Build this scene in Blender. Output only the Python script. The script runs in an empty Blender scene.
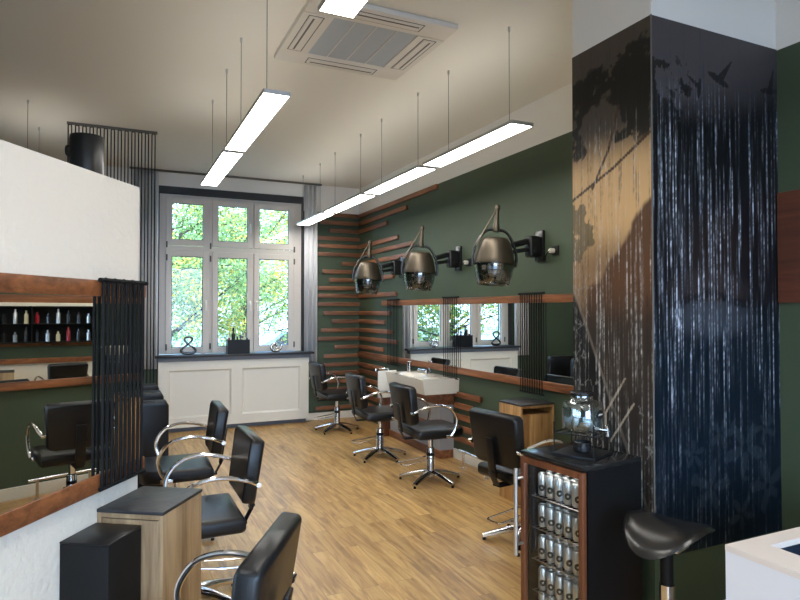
import bpy, bmesh, math, random
from mathutils import Vector, Matrix, noise
random.seed(7)
PI = math.pi
R = math.radians
C = bpy.context.scene.collection
sc = bpy.context.scene

# ------------------------------------------------------------------ materials
def srgb(r, g, b):
    f = lambda c: (c/255/12.92) if c/255 <= .04045 else ((c/255+.055)/1.055)**2.4
    return (f(r), f(g), f(b), 1)

def base_mat(name):
    m = bpy.data.materials.new(name); m.use_nodes = True
    nt = m.node_tree
    return m, nt, nt.nodes['Principled BSDF']

def mat(name, col, rough=.5, metal=0, spec=.5, coat=0, noise_scale=0, noise_amt=0, bump=0, bump_scale=60, aniso=None, emis=None, estr=0):
    m, nt, p = base_mat(name)
    p.inputs['Base Color'].default_value = col
    p.inputs['Roughness'].default_value = rough
    p.inputs['Metallic'].default_value = metal
    p.inputs['Specular IOR Level'].default_value = spec
    p.inputs['Coat Weight'].default_value = coat
    if emis:
        p.inputs['Emission Color'].default_value = emis
        p.inputs['Emission Strength'].default_value = estr
    tc = nt.nodes.new('ShaderNodeTexCoord')
    if noise_amt:
        n = nt.nodes.new('ShaderNodeTexNoise'); n.inputs['Scale'].default_value = noise_scale; n.inputs['Detail'].default_value = 6
        nt.links.new(tc.outputs['Object'], n.inputs['Vector'])
        mx = nt.nodes.new('ShaderNodeMix'); mx.data_type = 'RGBA'
        mx.inputs[6].default_value = tuple(c*(1-noise_amt) for c in col[:3]) + (1,)
        mx.inputs[7].default_value = tuple(min(1, c*(1+noise_amt)) for c in col[:3]) + (1,)
        nt.links.new(n.outputs['Fac'], mx.inputs[0]); nt.links.new(mx.outputs[2], p.inputs['Base Color'])
    if bump:
        n2 = nt.nodes.new('ShaderNodeTexNoise'); n2.inputs['Scale'].default_value = bump_scale; n2.inputs['Detail'].default_value = 4
        nt.links.new(tc.outputs['Object'], n2.inputs['Vector'])
        b = nt.nodes.new('ShaderNodeBump'); b.inputs['Strength'].default_value = bump; b.inputs['Distance'].default_value = .01
        nt.links.new(n2.outputs['Fac'], b.inputs['Height']); nt.links.new(b.outputs['Normal'], p.inputs['Normal'])
    return m

def wood_mat(name, c1, c2, axis='X', scale=14, rough=.45, stretch=.08):
    """wood grain running along one axis"""
    m, nt, p = base_mat(name)
    p.inputs['Roughness'].default_value = rough
    tc = nt.nodes.new('ShaderNodeTexCoord'); mp = nt.nodes.new('ShaderNodeMapping')
    s = [1, 1, 1]; s['XYZ'.index(axis)] = stretch
    mp.inputs['Scale'].default_value = s
    nt.links.new(tc.outputs['Object'], mp.inputs['Vector'])
    n = nt.nodes.new('ShaderNodeTexNoise'); n.inputs['Scale'].default_value = scale; n.inputs['Detail'].default_value = 8
    n.inputs['Distortion'].default_value = 1.2
    nt.links.new(mp.outputs[0], n.inputs['Vector'])
    n2 = nt.nodes.new('ShaderNodeTexNoise'); n2.inputs['Scale'].default_value = scale*7; n2.inputs['Detail'].default_value = 4
    nt.links.new(mp.outputs[0], n2.inputs['Vector'])
    ad = nt.nodes.new('ShaderNodeMath'); ad.operation = 'MULTIPLY_ADD'; ad.inputs[1].default_value = .35
    nt.links.new(n2.outputs['Fac'], ad.inputs[0]); nt.links.new(n.outputs['Fac'], ad.inputs[2])
    cr = nt.nodes.new('ShaderNodeValToRGB')
    cr.color_ramp.elements[0].position = .48; cr.color_ramp.elements[0].color = c1
    cr.color_ramp.elements[1].position = .85; cr.color_ramp.elements[1].color = c2
    nt.links.new(ad.outputs[0], cr.inputs[0]); nt.links.new(cr.outputs[0], p.inputs['Base Color'])
    b = nt.nodes.new('ShaderNodeBump'); b.inputs['Strength'].default_value = .15; b.inputs['Distance'].default_value = .004
    nt.links.new(ad.outputs[0], b.inputs['Height']); nt.links.new(b.outputs['Normal'], p.inputs['Normal'])
    return m

def floor_mat():
    m, nt, p = base_mat('oak_planks')
    L = nt.links.new
    tc = nt.nodes.new('ShaderNodeTexCoord')
    mp = nt.nodes.new('ShaderNodeMapping'); mp.inputs['Rotation'].default_value = (0, 0, R(90))
    L(tc.outputs['Object'], mp.inputs['Vector'])
    br = nt.nodes.new('ShaderNodeTexBrick')
    br.offset = .37; br.inputs['Scale'].default_value = 1
    br.inputs['Brick Width'].default_value = .95; br.inputs['Row Height'].default_value = .105
    br.inputs['Mortar Size'].default_value = .0012; br.inputs['Mortar Smooth'].default_value = .3
    br.inputs['Color1'].default_value = (0, 0, 0, 1); br.inputs['Color2'].default_value = (1, 1, 1, 1); br.inputs['Mortar'].default_value = (.3, .3, .3, 1)
    L(mp.outputs[0], br.inputs['Vector'])
    # grain: stretched along the plank (world Y), shifted per plank
    mp2 = nt.nodes.new('ShaderNodeMapping'); mp2.inputs['Scale'].default_value = (1, .10, 1)
    L(tc.outputs['Object'], mp2.inputs['Vector'])
    ad = nt.nodes.new('ShaderNodeVectorMath'); ad.operation = 'MULTIPLY_ADD'; ad.inputs[1].default_value = (4, 9, 3)
    L(br.outputs['Color'], ad.inputs[0]); L(mp2.outputs[0], ad.inputs[2])
    n = nt.nodes.new('ShaderNodeTexNoise'); n.inputs['Scale'].default_value = 15; n.inputs['Detail'].default_value = 9; n.inputs['Distortion'].default_value = 1.6; n.inputs['Roughness'].default_value = .62
    L(ad.outputs[0], n.inputs['Vector'])
    cr = nt.nodes.new('ShaderNodeValToRGB')
    e = cr.color_ramp.elements
    e[0].position = .28; e[0].color = srgb(138, 106, 66)
    e[1].position = .72; e[1].color = srgb(222, 186, 124)
    k = e.new(.46); k.color = srgb(192, 150, 92)
    k = e.new(.56); k.color = srgb(208, 170, 108)
    L(n.outputs['Fac'], cr.inputs[0])
    # plank to plank tone
    mx = nt.nodes.new('ShaderNodeMix'); mx.data_type = 'RGBA'; mx.blend_type = 'MULTIPLY'; mx.inputs[0].default_value = 1
    cr2 = nt.nodes.new('ShaderNodeValToRGB')
    cr2.color_ramp.elements[0].color = (.84, .83, .82, 1); cr2.color_ramp.elements[1].color = (1.0, 1.0, 1.0, 1)
    L(br.outputs['Color'], cr2.inputs[0])
    L(cr.outputs[0], mx.inputs[6]); L(cr2.outputs[0], mx.inputs[7])
    # broad blotches
    n3 = nt.nodes.new('ShaderNodeTexNoise'); n3.inputs['Scale'].default_value = 2.5; n3.inputs['Detail'].default_value = 3
    L(ad.outputs[0], n3.inputs['Vector'])
    cr3 = nt.nodes.new('ShaderNodeValToRGB'); cr3.color_ramp.elements[0].position = .35; cr3.color_ramp.elements[0].color = (.82, .8, .78, 1); cr3.color_ramp.elements[1].position = .65; cr3.color_ramp.elements[1].color = (1, 1, 1, 1)
    L(n3.outputs['Fac'], cr3.inputs[0])
    mx3 = nt.nodes.new('ShaderNodeMix'); mx3.data_type = 'RGBA'; mx3.blend_type = 'MULTIPLY'; mx3.inputs[0].default_value = 1
    L(mx.outputs[2], mx3.inputs[6]); L(cr3.outputs[0], mx3.inputs[7])
    mx2 = nt.nodes.new('ShaderNodeMix'); mx2.data_type = 'RGBA'; mx2.blend_type = 'MIX'
    mx2.inputs[7].default_value = srgb(125, 96, 62)
    L(br.outputs['Fac'], mx2.inputs[0]); L(mx3.outputs[2], mx2.inputs[6])
    L(mx2.outputs[2], p.inputs['Base Color'])
    rr = nt.nodes.new('ShaderNodeMapRange'); rr.inputs[3].default_value = .30; rr.inputs[4].default_value = .48
    L(n.outputs['Fac'], rr.inputs[0]); L(rr.outputs[0], p.inputs['Roughness'])
    p.inputs['Specular IOR Level'].default_value = .5
    b = nt.nodes.new('ShaderNodeBump'); b.inputs['Strength'].default_value = .25; b.inputs['Distance'].default_value = .003
    L(n.outputs['Fac'], b.inputs['Height']); L(b.outputs['Normal'], p.inputs['Normal'])
    return m

def glass_mat(name, tint=(1, 1, 1, 1), refl=.08, rough=.0):
    """thin sheet glass: see-through with a weak mirror reflection"""
    m, nt, p = base_mat(name)
    nt.nodes.remove(p)
    out = nt.nodes['Material Output']
    t = nt.nodes.new('ShaderNodeBsdfTransparent'); t.inputs[0].default_value = tint
    g = nt.nodes.new('ShaderNodeBsdfGlossy'); g.inputs['Roughness'].default_value = rough
    mx = nt.nodes.new('ShaderNodeMixShader')
    fr = nt.nodes.new('ShaderNodeLayerWeight'); fr.inputs[0].default_value = .5
    pw = nt.nodes.new('ShaderNodeMath'); pw.operation = 'POWER'; pw.inputs[1].default_value = 4
    nt.links.new(fr.outputs['Facing'], pw.inputs[0])
    ml = nt.nodes.new('ShaderNodeMath'); ml.operation = 'MULTIPLY_ADD'; ml.inputs[1].default_value = .8; ml.inputs[2].default_value = refl
    ml.use_clamp = True
    nt.links.new(pw.outputs[0], ml.inputs[0])
    nt.links.new(ml.outputs[0], mx.inputs[0]); nt.links.new(t.outputs[0], mx.inputs[1]); nt.links.new(g.outputs[0], mx.inputs[2])
    nt.links.new(mx.outputs[0], out.inputs[0])
    return m

def attr_mat(name, rough, spec=.5):
    m, nt, p = base_mat(name)
    a = nt.nodes.new('ShaderNodeAttribute'); a.attribute_name = 'print'
    nt.links.new(a.outputs['Color'], p.inputs['Base Color'])
    p.inputs['Roughness'].default_value = rough; p.inputs['Specular IOR Level'].default_value = spec
    n = nt.nodes.new('ShaderNodeTexNoise'); n.inputs['Scale'].default_value = 40
    tc = nt.nodes.new('ShaderNodeTexCoord'); nt.links.new(tc.outputs['Object'], n.inputs['Vector'])
    b = nt.nodes.new('ShaderNodeBump'); b.inputs['Strength'].default_value = .08
    nt.links.new(n.outputs['Fac'], b.inputs['Height']); nt.links.new(b.outputs['Normal'], p.inputs['Normal'])
    return m

M = dict(
    ceiling=mat('ceiling_paint', srgb(222, 218, 208), .9, bump=.05, bump_scale=30),
    white=mat('white_paint', srgb(228, 225, 218), .85, noise_scale=3, noise_amt=.02),
    plaster=mat('rough_white_plaster', srgb(232, 221, 204), .9, bump=.55, bump_scale=38),
    green=mat('dark_green_paint', srgb(66, 80, 60), .62, noise_scale=4, noise_amt=.05, bump=.06, bump_scale=120),
    trimwhite=mat('white_gloss_trim', srgb(232, 228, 216), .4),
    floor=floor_mat(),
    slat=wood_mat('red_brown_oiled_wood', srgb(92, 58, 38), srgb(148, 100, 68), 'X', 16),
    slat_y=wood_mat('red_brown_oiled_wood_long', srgb(100, 60, 36), srgb(162, 104, 66), 'Y', 16),
    oak=wood_mat('oak_veneer', srgb(150, 108, 62), srgb(205, 165, 112), 'Z', 12),
    oakgrey=wood_mat('grey_oak_veneer', srgb(124, 98, 70), srgb(176, 148, 112), 'Z', 12),
    ebony=wood_mat('walnut_door_frame', srgb(84, 46, 26), srgb(122, 72, 44), 'Z', 20),
    darkwood=wood_mat('dark_wood_panel', srgb(70, 36, 24), srgb(104, 56, 36), 'Y', 8, .6),
    leather=mat('black_leatherette', (.007, .007, .008, 1), .36, spec=.4, bump=.08, bump_scale=260),
    blackmetal=mat('black_metal', (.006, .006, .007, 1), .38, spec=.3),
    blackmatt=mat('black_matt', (.006, .006, .006, 1), .6, spec=.25),
    slate=mat('slate_top', srgb(46, 46, 48), .5, noise_scale=14, noise_amt=.25, bump=.4, bump_scale=22),
    chrome=mat('chrome', (.78, .78, .80, 1), .12, metal=1),
    steel=mat('brushed_steel', (.62, .62, .63, 1), .32, metal=1),
    alu=mat('aluminium', (.5, .5, .5, 1), .4, metal=1),
    pvc=mat('window_plastic', srgb(214, 206, 196), .35),
    cord=mat('black_cord', (.006, .006, .006, 1), .7, spec=.2),
    mirror=mat('mirror_silver', (.88, .90, .88, 1), .01, metal=1),
    gun=mat('hood_bronze_grey', srgb(84, 76, 64), .42, metal=.8),
    hoodblack=mat('hood_black_plastic', (.012, .012, .013, 1), .25),
    visor=glass_mat('smoked_visor', (.66, .67, .68, 1), .14, .06),
    glass=glass_mat('window_glass', (.97, .99, .99, 1), .02),
    dispglass=glass_mat('clear_jar_glass', (.88, .92, .92, 1), .13, .03),
    fridgeglass=glass_mat('fridge_door_glass', (.90, .91, .90, 1), .03),
    ceramic=mat('white_ceramic', srgb(226, 218, 202), .18, coat=.4),
    diffuser=mat('lamp_diffuser', (.9, .9, .9, 1), .6, emis=(1, .97, .925, 1), estr=11),
    fill_uplight=mat('added_ceiling_fill', (.9, .9, .9, 1), .6, emis=(1, .95, .87, 1), estr=2.2),  # added upward glow on the lamp tops, there to brighten the ceiling
    curtain=mat('grey_curtain', srgb(214, 214, 214), .8, noise_scale=8, noise_amt=.05),
    silver=mat('silver_glaze', (.55, .53, .5, 1), .12, metal=.9),
    blackglaze=mat('black_glaze', (.02, .02, .022, 1), .1),
    can=mat('can_silver', (.72, .73, .74, 1), .30, metal=.8),
    canlogo=mat('can_print_dark', (.03, .03, .03, 1), .4),
    wire=mat('grey_wire', (.12, .12, .12, 1), .5),
    acgrille=mat('grey_grille', srgb(165, 171, 177), .7),
    acwhite=mat('cassette_plastic', srgb(206, 200, 190), .5),
    slot=mat('slot_grey', srgb(96, 92, 86), .7),
    plinth=mat('blue_grey_plinth', srgb(92, 96, 104), .5),
    paleblock=mat('pale_grey_panel', srgb(160, 160, 162), .5),
    grass=mat('outside_ground', srgb(120, 130, 120), .9, noise_scale=1.5, noise_amt=.3),
    bark=mat('bark', srgb(74, 62, 50), .9),
    leafg=mat('leaf_green', srgb(100, 126, 58), .6),
    leafy=mat('leaf_yellow', srgb(196, 172, 56), .6),
    leafl=mat('leaf_light_green', srgb(134, 158, 78), .6),
    carblue=mat('car_paint', srgb(120, 150, 172), .25, coat=1),
    tyre=mat('tyre', (.02, .02, .02, 1), .8),
    facade=mat('pale_facade', srgb(214, 214, 208), .9),
    roofred=mat('roof_tiles', srgb(150, 140, 136), .9),
    red=mat('bottle_red', srgb(150, 20, 40), .3),
    purple=mat('bottle_purple', srgb(80, 30, 110), .3),
    cream=mat('bottle_cream', srgb(220, 205, 170), .4),
    plug=mat('plug_white', srgb(236, 232, 220), .4),
    bluepad=mat('blue_black_vinyl', (.03, .036, .045, 1), .3),
)

# ------------------------------------------------------------------ mesh helpers
def obj(name, bm, m, parent=None, smooth=True, angle=35):
    bmesh.ops.recalc_face_normals(bm, faces=bm.faces[:])
    me = bpy.data.meshes.new(name); bm.to_mesh(me); bm.free()
    for mm in (m if isinstance(m, (list, tuple)) else [m]): me.materials.append(mm)
    if smooth:
        me.polygons.foreach_set('use_smooth', [True]*len(me.polygons))
        me.set_sharp_from_angle(angle=R(angle))
    o = bpy.data.objects.new(name, me); C.objects.link(o)
    if parent: o.parent = parent
    return o

def tag(o, label=None, cat=None, group=None, kind=None):
    if label: o['label'] = label
    if cat: o['category'] = cat
    if group: o['group'] = group
    if kind: o['kind'] = kind
    return o

def thing(name, label, cat, loc=(0, 0, 0), rz=0, group=None, kind=None):
    o = bpy.data.objects.new(name, None); C.objects.link(o)
    o.empty_display_size = .1
    o.location = loc; o.rotation_euler = (0, 0, rz)
    return tag(o, label, cat, group, kind)

def struct(name, bm, m, parent=None, smooth=False):
    o = obj(name, bm, m, parent, smooth)
    if not parent: o['kind'] = 'structure'
    return o

def dup(root, loc, rz=None, label=None, group=None, parent=None):
    r = root.copy(); C.objects.link(r)
    if parent is not None: r.parent = parent
    r.location = loc
    if rz is not None: r.rotation_euler = (0, 0, rz)
    if label: r['label'] = label
    if group: r['group'] = group
    for ch in list(root.children):
        c = ch.copy(); C.objects.link(c); c.parent = r
        for g in ch.children:
            d = g.copy(); C.objects.link(d); d.parent = c
    return r

def box(bm, x0, x1, y0, y1, z0, z1, bevel=0, seg=2, mtx=None, mi=0):
    vs = [bm.verts.new(v) for v in [(x0,y0,z0),(x1,y0,z0),(x1,y1,z0),(x0,y1,z0),(x0,y0,z1),(x1,y0,z1),(x1,y1,z1),(x0,y1,z1)]]
    fs = [bm.faces.new([vs[i] for i in f]) for f in [(0,3,2,1),(4,5,6,7),(0,1,5,4),(1,2,6,5),(2,3,7,6),(3,0,4,7)]]
    for f in fs: f.material_index = mi
    geo = vs
    if bevel:
        es = list({e for f in fs for e in f.edges})
        r = bmesh.ops.bevel(bm, geom=es, offset=bevel, segments=seg, affect='EDGES', profile=.5, clamp_overlap=True)
        geo = list({v for f in r['faces'] for v in f.verts} | {v for v in vs if v.is_valid})
        for v in geo:
            for f in v.link_faces: f.material_index = mi
    if mtx is not None: bmesh.ops.transform(bm, matrix=mtx, verts=geo)
    return bm

def B(*a, **k): return box(bmesh.new(), *a, **k)

def prism(bm, poly, a0, a1, axis='Y', bevel=0, seg=3, mtx=None):
    """poly in the plane normal to axis; XZ for Y, YZ for X, XY for Z"""
    def P(u, v, a): return {'Y': (u, a, v), 'X': (a, u, v), 'Z': (u, v, a)}[axis]
    lo = [bm.verts.new(P(u, v, a0)) for u, v in poly]; hi = [bm.verts.new(P(u, v, a1)) for u, v in poly]
    n = len(poly); fs = [bm.faces.new(lo), bm.faces.new(hi[::-1])]
    for i in range(n): fs.append(bm.faces.new([lo[i], hi[i], hi[(i+1) % n], lo[(i+1) % n]]))
    geo = lo + hi
    if bevel:
        es = [e for e in {e for f in fs[:2] for e in f.edges}]
        r = bmesh.ops.bevel(bm, geom=es, offset=bevel, segments=seg, affect='EDGES', profile=.5, clamp_overlap=True)
        geo = list({v for f in r['faces'] for v in f.verts} | {v for v in geo if v.is_valid})
    if mtx is not None: bmesh.ops.transform(bm, matrix=mtx, verts=geo)
    return bm

def smooth_path(pts, n=6):
    pts = [Vector(p) for p in pts]
    out = []
    for i in range(len(pts)-1):
        p0 = pts[max(0, i-1)]; p1 = pts[i]; p2 = pts[i+1]; p3 = pts[min(len(pts)-1, i+2)]
        for k in range(n):
            t = k/n
            out.append(.5*((2*p1)+(p2-p0)*t+(2*p0-5*p1+4*p2-p3)*t*t+(3*p1-p0-3*p2+p3)*t**3))
    out.append(pts[-1]); return out

def tube(bm, pts, r, seg=10, closed=False, rs=None, flat=1, mi=0):
    pts = [Vector(p) for p in pts]; n = len(pts)
    rings = []; up = None
    for i, p in enumerate(pts):
        a = pts[(i-1) % n] if (closed or i > 0) else p
        b = pts[(i+1) % n] if (closed or i < n-1) else p
        t = (b-a).normalized()
        if up is None:
            up = Vector((0, 0, 1)) if abs(t.z) < .9 else Vector((1, 0, 0))
        up = (up - t*up.dot(t))
        up = up.normalized() if up.length > 1e-6 else t.orthogonal().normalized()
        s = t.cross(up)
        rr = rs[i] if rs else r
        rings.append([bm.verts.new(p + (up*math.cos(2*PI*k/seg)*flat + s*math.sin(2*PI*k/seg))*rr) for k in range(seg)])
    for i in range(n if closed else n-1):
        A, Bq = rings[i], rings[(i+1) % n]
        for k in range(seg):
            f = bm.faces.new([A[k], A[(k+1) % seg], Bq[(k+1) % seg], Bq[k]]); f.material_index = mi
    if not closed:
        f = bm.faces.new(rings[0][::-1]); f.material_index = mi
        f = bm.faces.new(rings[-1]); f.material_index = mi
    return bm

def cyl(bm, x, y, z0, z1, r, seg=20, r2=None):
    return tube(bm, [(x, y, z0), (x, y, z1)], r, seg, rs=[r, r2 if r2 is not None else r])

def lathe(bm, prof, cx=0, cy=0, seg=32, cap0=False, cap1=False, mi=0):
    rings = [[bm.verts.new((cx+r*math.cos(2*PI*k/seg), cy+r*math.sin(2*PI*k/seg), z)) for k in range(seg)] for r, z in prof]
    for i in range(len(rings)-1):
        for k in range(seg):
            f = bm.faces.new([rings[i][k], rings[i][(k+1) % seg], rings[i+1][(k+1) % seg], rings[i+1][k]]); f.material_index = mi
    if cap0: bm.faces.new(rings[0][::-1]).material_index = mi
    if cap1: bm.faces.new(rings[-1]).material_index = mi
    return bm

def xf(bm, mtx):
    bmesh.ops.transform(bm, matrix=mtx, verts=bm.verts[:]); return bm

T3 = Matrix.Translation
def RZ(a): return Matrix.Rotation(a, 4, 'Z')
def RX_(a): return Matrix.Rotation(a, 4, 'X')
def RY_(a): return Matrix.Rotation(a, 4, 'Y')
def az(deg): return R(-deg)      # local +Y turned to a compass direction (0 = window wall, 90 = right wall)

# ------------------------------------------------------------------ room
WX, WY, CZ, GZ = 3.27, 8.42, 3.36, 2.975     # right wall, window wall, ceiling, top of the green paint
LX, BY = -3.2, -3.2
struct('floor', B(LX-.2, WX+.2, BY-.2, WY+.45, -.12, 0), M['floor'])
struct('ceiling', B(LX-.2, WX+.2, BY-.2, WY+.45, CZ, CZ+.12), M['ceiling'])
def two_tone(bm_fn, name):
    """a wall painted green up to GZ and white above: one mesh, two materials"""
    bm = bmesh.new()
    for r in bm_fn: box(bm, *r[:6], mi=r[6])
    return struct(name, bm, [M['green'], M['white']])
two_tone([(WX, WX+.15, BY-.2, WY+.45, 0, GZ, 0), (WX, WX+.15, BY-.2, WY+.45, GZ, CZ, 1)], 'wall_right')
two_tone([(LX-.15, LX, BY-.2, WY+.45, 0, GZ, 0), (LX-.15, LX, BY-.2, WY+.45, GZ, CZ, 1)], 'wall_left')
ox0, ox1, oz0, oz1 = .50, 2.42, .93, 3.17
two_tone([(LX, ox0, WY, WY+.4, 0, GZ, 0), (LX, ox0, WY, WY+.4, GZ, CZ, 1),
          (ox1, WX, WY, WY+.4, 0, GZ, 0), (ox1, WX, WY, WY+.4, GZ, CZ, 1),
          (ox0, ox1, WY, WY+.4, 0, oz0, 1), (ox0, ox1, WY, WY+.4, oz1, CZ, 1)], 'wall_window_side')
# wall behind the camera with a wide shop window
bx0, bx1, bz0, bz1 = -2.6, 2.7, .35, 2.95
bm = bmesh.new()
for r in [(LX, bx0, BY-.2, BY, 0, CZ), (bx1, WX, BY-.2, BY, 0, CZ), (bx0, bx1, BY-.2, BY, 0, bz0), (bx0, bx1, BY-.2, BY, bz1, CZ)]: box(bm, *r)
struct('wall_street_side', bm, M['white'])
w2 = thing('window_2', None, None, kind='structure')
bm = bmesh.new()
for x in (bx0, -.85, .9, bx1-.06): box(bm, x, x+.06, BY-.14, BY-.08, bz0, bz1)
for z in (bz0, bz1-.06): box(bm, bx0, bx1, BY-.139, BY-.081, z, z+.06)
obj('window_frame', bm, M['blackmetal'], w2, False)
obj('window_pane', B(bx0+.02, bx1-.02, BY-.115, BY-.105, bz0+.02, bz1-.02), M['glass'], w2, False)

# dark reveal inside the window opening
bm = bmesh.new()
d = .012
box(bm, ox0, ox0+d, WY-.004, WY+.16, oz0, oz1); box(bm, ox1-d, ox1, WY-.004, WY+.16, oz0, oz1)
box(bm, ox0+d, ox1-d, WY-.012, WY+.16, oz1-.085, oz1)
struct('trim_1', bm, mat('charcoal_reveal', srgb(38, 40, 44), .6))

# skirting boards
struct('baseboard_right', B(WX-.018, WX, BY, 2.13, 0, .085), M['trimwhite'])
struct('baseboard_right_far', B(WX-.018, WX, 2.69, 5.63, 0, .10), M['trimwhite'])
struct('baseboard_window_side', B(2.46, WX, WY-.018, WY, 0, .10), M['trimwhite'])
# wood band on the near right wall
struct('trim_2', B(WX-.02, WX, BY, 2.125, 1.595, 2.19, bevel=.002), M['darkwood'])

# ------------------------------------------------------------------ column with photo mural
cx0, cx1, cy0, cy1 = 2.33, WX, 2.13, 2.69
mz0, mz1 = .37, 2.98
bm = B(cx0+.004, cx1, cy0+.004, cy1, 0, mz0)
struct('wall_column_foot', bm, M['green'])
bm = B(cx0+.004, cx1, cy0+.004, cy1, mz0, CZ)
struct('wall_column', bm, M['white'])
bm = bmesh.new(); box(bm, cx0-.014, cx0+.004, cy0-.014, cy1, 0, .085); box(bm, cx0+.004, cx1, cy0-.014, cy0+.004, 0, .085)
struct('baseboard_column', bm, M['trimwhite'])

def fbm(x, y, s, o=4, seed=0.0):
    return noise.fractal(Vector((x*s+seed, y*s-seed, seed*1.7)), 1.0, 2.0, o)   # about -1..1
def sm(a, b, x):
    t = max(0, min(1, (x-a)/(b-a))); return t*t*(3-2*t)
def lerp(a, b, t): return tuple(a[i]+(b[i]-a[i])*t for i in range(3))
def streak(u, z, dens, seed, colw):
    """printed rain-like streaks: fine columns of broken bright flecks"""
    c = math.floor(u/colw + .35*noise.noise(Vector((u*3, z*.7, seed))))
    h = (math.sin(c*127.1+seed*31.7)*43758.5453) % 1
    if h > dens: return 0
    h2 = (math.sin(c*311.7+seed*17.3)*15731.77) % 1
    n = noise.noise(Vector((c*3.7, z*(1.6+2.4*h2), seed)))           # where along the column it shines
    n2 = noise.noise(Vector((c*9.1, z*30, seed+5)))                  # short flecks
    n3 = noise.noise(Vector((c*5.3, z*75, seed+9)))
    return 1.25*max(0, n*1.7+.2)**1.4*(.22+.9*max(0, n2*1.7+.1)+.7*max(0, n3*1.5))*(.4+.9*h2)

def seg_d(px, py, ax, ay, bx, by):
    vx, vy = bx-ax, by-ay; t = max(0, min(1, ((px-ax)*vx+(py-ay)*vy)/(vx*vx+vy*vy)))
    return math.hypot(px-ax-vx*t, py-ay-vy*t)
def px_col(px, py, plane):   # unused placeholder kept simple: photo pixel of a mural point is not needed
    return px, py

def paint_side(y, z):      # face towards the room, y: 2.69 (far) .. 2.13 (near)
    u = (2.69-y)/.56       # 0 far .. 1 corner
    n = fbm(y, z, 3.0, 5, 2.2)
    gold = srgb(214, 174, 122)[:3]; tan = srgb(150, 118, 84)[:3]; top = srgb(74, 66, 58)[:3]; brown = srgb(98, 68, 46)[:3]; low = srgb(52, 47, 42)[:3]; lowdark = srgb(30, 30, 30)[:3]
    c = lerp(gold, tan, sm(2.02, 1.78, z))
    c = lerp(c, top, sm(2.25, 2.52, z))
    c = lerp(c, tuple(v*1.12 for v in gold), sm(.2, 0, abs(z-2.1))*.8*sm(.0, .5, u))
    # brown shape rising to the right
    edge = 1.62 + .52*u**1.5 + .05*fbm(y, z, 7, 3, 4.0)
    c = lerp(c, brown, sm(edge+.02, edge-.03, z)*sm(.18, .3, u+.3*(1.75-z)))
    c = lerp(c, low, sm(1.72, 1.42, z)*.9)
    # dark wedge on the lower left
    w = sm(.02, -.04, u-(1.68-z)*.85)
    c = lerp(c, lowdark, w*sm(1.72, 1.6, z))
    if z < 1.7 and abs(u-(1.68-z)*.85) < .018: c = lerp(c, srgb(150, 136, 120)[:3], .45)
    c = lerp(c, lowdark, sm(1.25, 1.0, z)*.35)
    # tree crown
    t = .40 + .75*fbm(y*1.1, z, 4.5, 5, 9.1) + .42*fbm(y, z, 21, 4, 2.9)
    dens = sm(2.98, 2.86, z + (1-u)*.10)*sm(2.30, 2.46, z-.03*u)
    dens *= 1 - .75*sm(.16, .08, math.hypot((u-.38)*.5, (z-2.53)*.9))
    leaf = sm(.50, .60, t*.62+dens*.55-.12)
    c = lerp(c, srgb(22, 22, 20)[:3], leaf*.96*min(1, dens*1.6))
    # branches
    for a in ((0, 2.17, .55, 2.29), (.55, 2.29, 1, 2.42), (.28, 2.21, .5, 2.40), (.5, 2.40, .62, 2.6)):
        dd = seg_d(u*.56, z, a[0]*.56, a[1], a[2]*.56, a[3])
        if dd < .0085: c = lerp(c, srgb(66, 46, 32)[:3], .9)
    # bush at the left edge
    b = sm(.18, .06, math.hypot(u*.42, (z-1.98)*.75))
    if b*(.5+.8*fbm(y, z, 16, 3, 1.0)+.3) > .35: c = lerp(c, srgb(96, 88, 66)[:3], .8)
    # two pale bars low down
    for a in ((.44, 1.02, .68, 1.21), (.44, .92, .44, 1.02), (.50, .88, .78, 1.09)):
        dd = seg_d(u*.56, z, a[0]*.56, a[1], a[2]*.56, a[3])
        if dd < .0055: c = lerp(c, srgb(176, 160, 138)[:3], .9)
    # pale twig sketch at the left and low
    k = abs(fbm(y, z, 9, 3, 6.6))
    if z < 1.75 and k < .035 and (u < .28 or z < 1.35) and fbm(y, z, 4, 2, 3.3) > -.15: c = lerp(c, srgb(150, 150, 146)[:3], .55)
    s = streak(y, z, .6, 3.0, .0065)*sm(2.62, 2.3, z)
    c = lerp(c, srgb(216, 212, 204)[:3], min(.8, s*(.8 if z < 1.7 else .7)))
    s2 = streak(y, z, .6, 8.0, .0075)
    return lerp(c, (.02, .02, .02), min(.5, s2*.55))

def bird(x, z, bx, bz, s, a):
    dx, dz = (x-bx)/s, (z-bz)/s
    X_ = dx*math.cos(a)+dz*math.sin(a); Z_ = -dx*math.sin(a)+dz*math.cos(a)
    body = (X_/.55)**2+(Z_/.13)**2 < 1
    wing = 0 < Z_ < .95 and abs(X_-.05-.38*Z_) < .17*(1-Z_*.9)
    return body or wing

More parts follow.
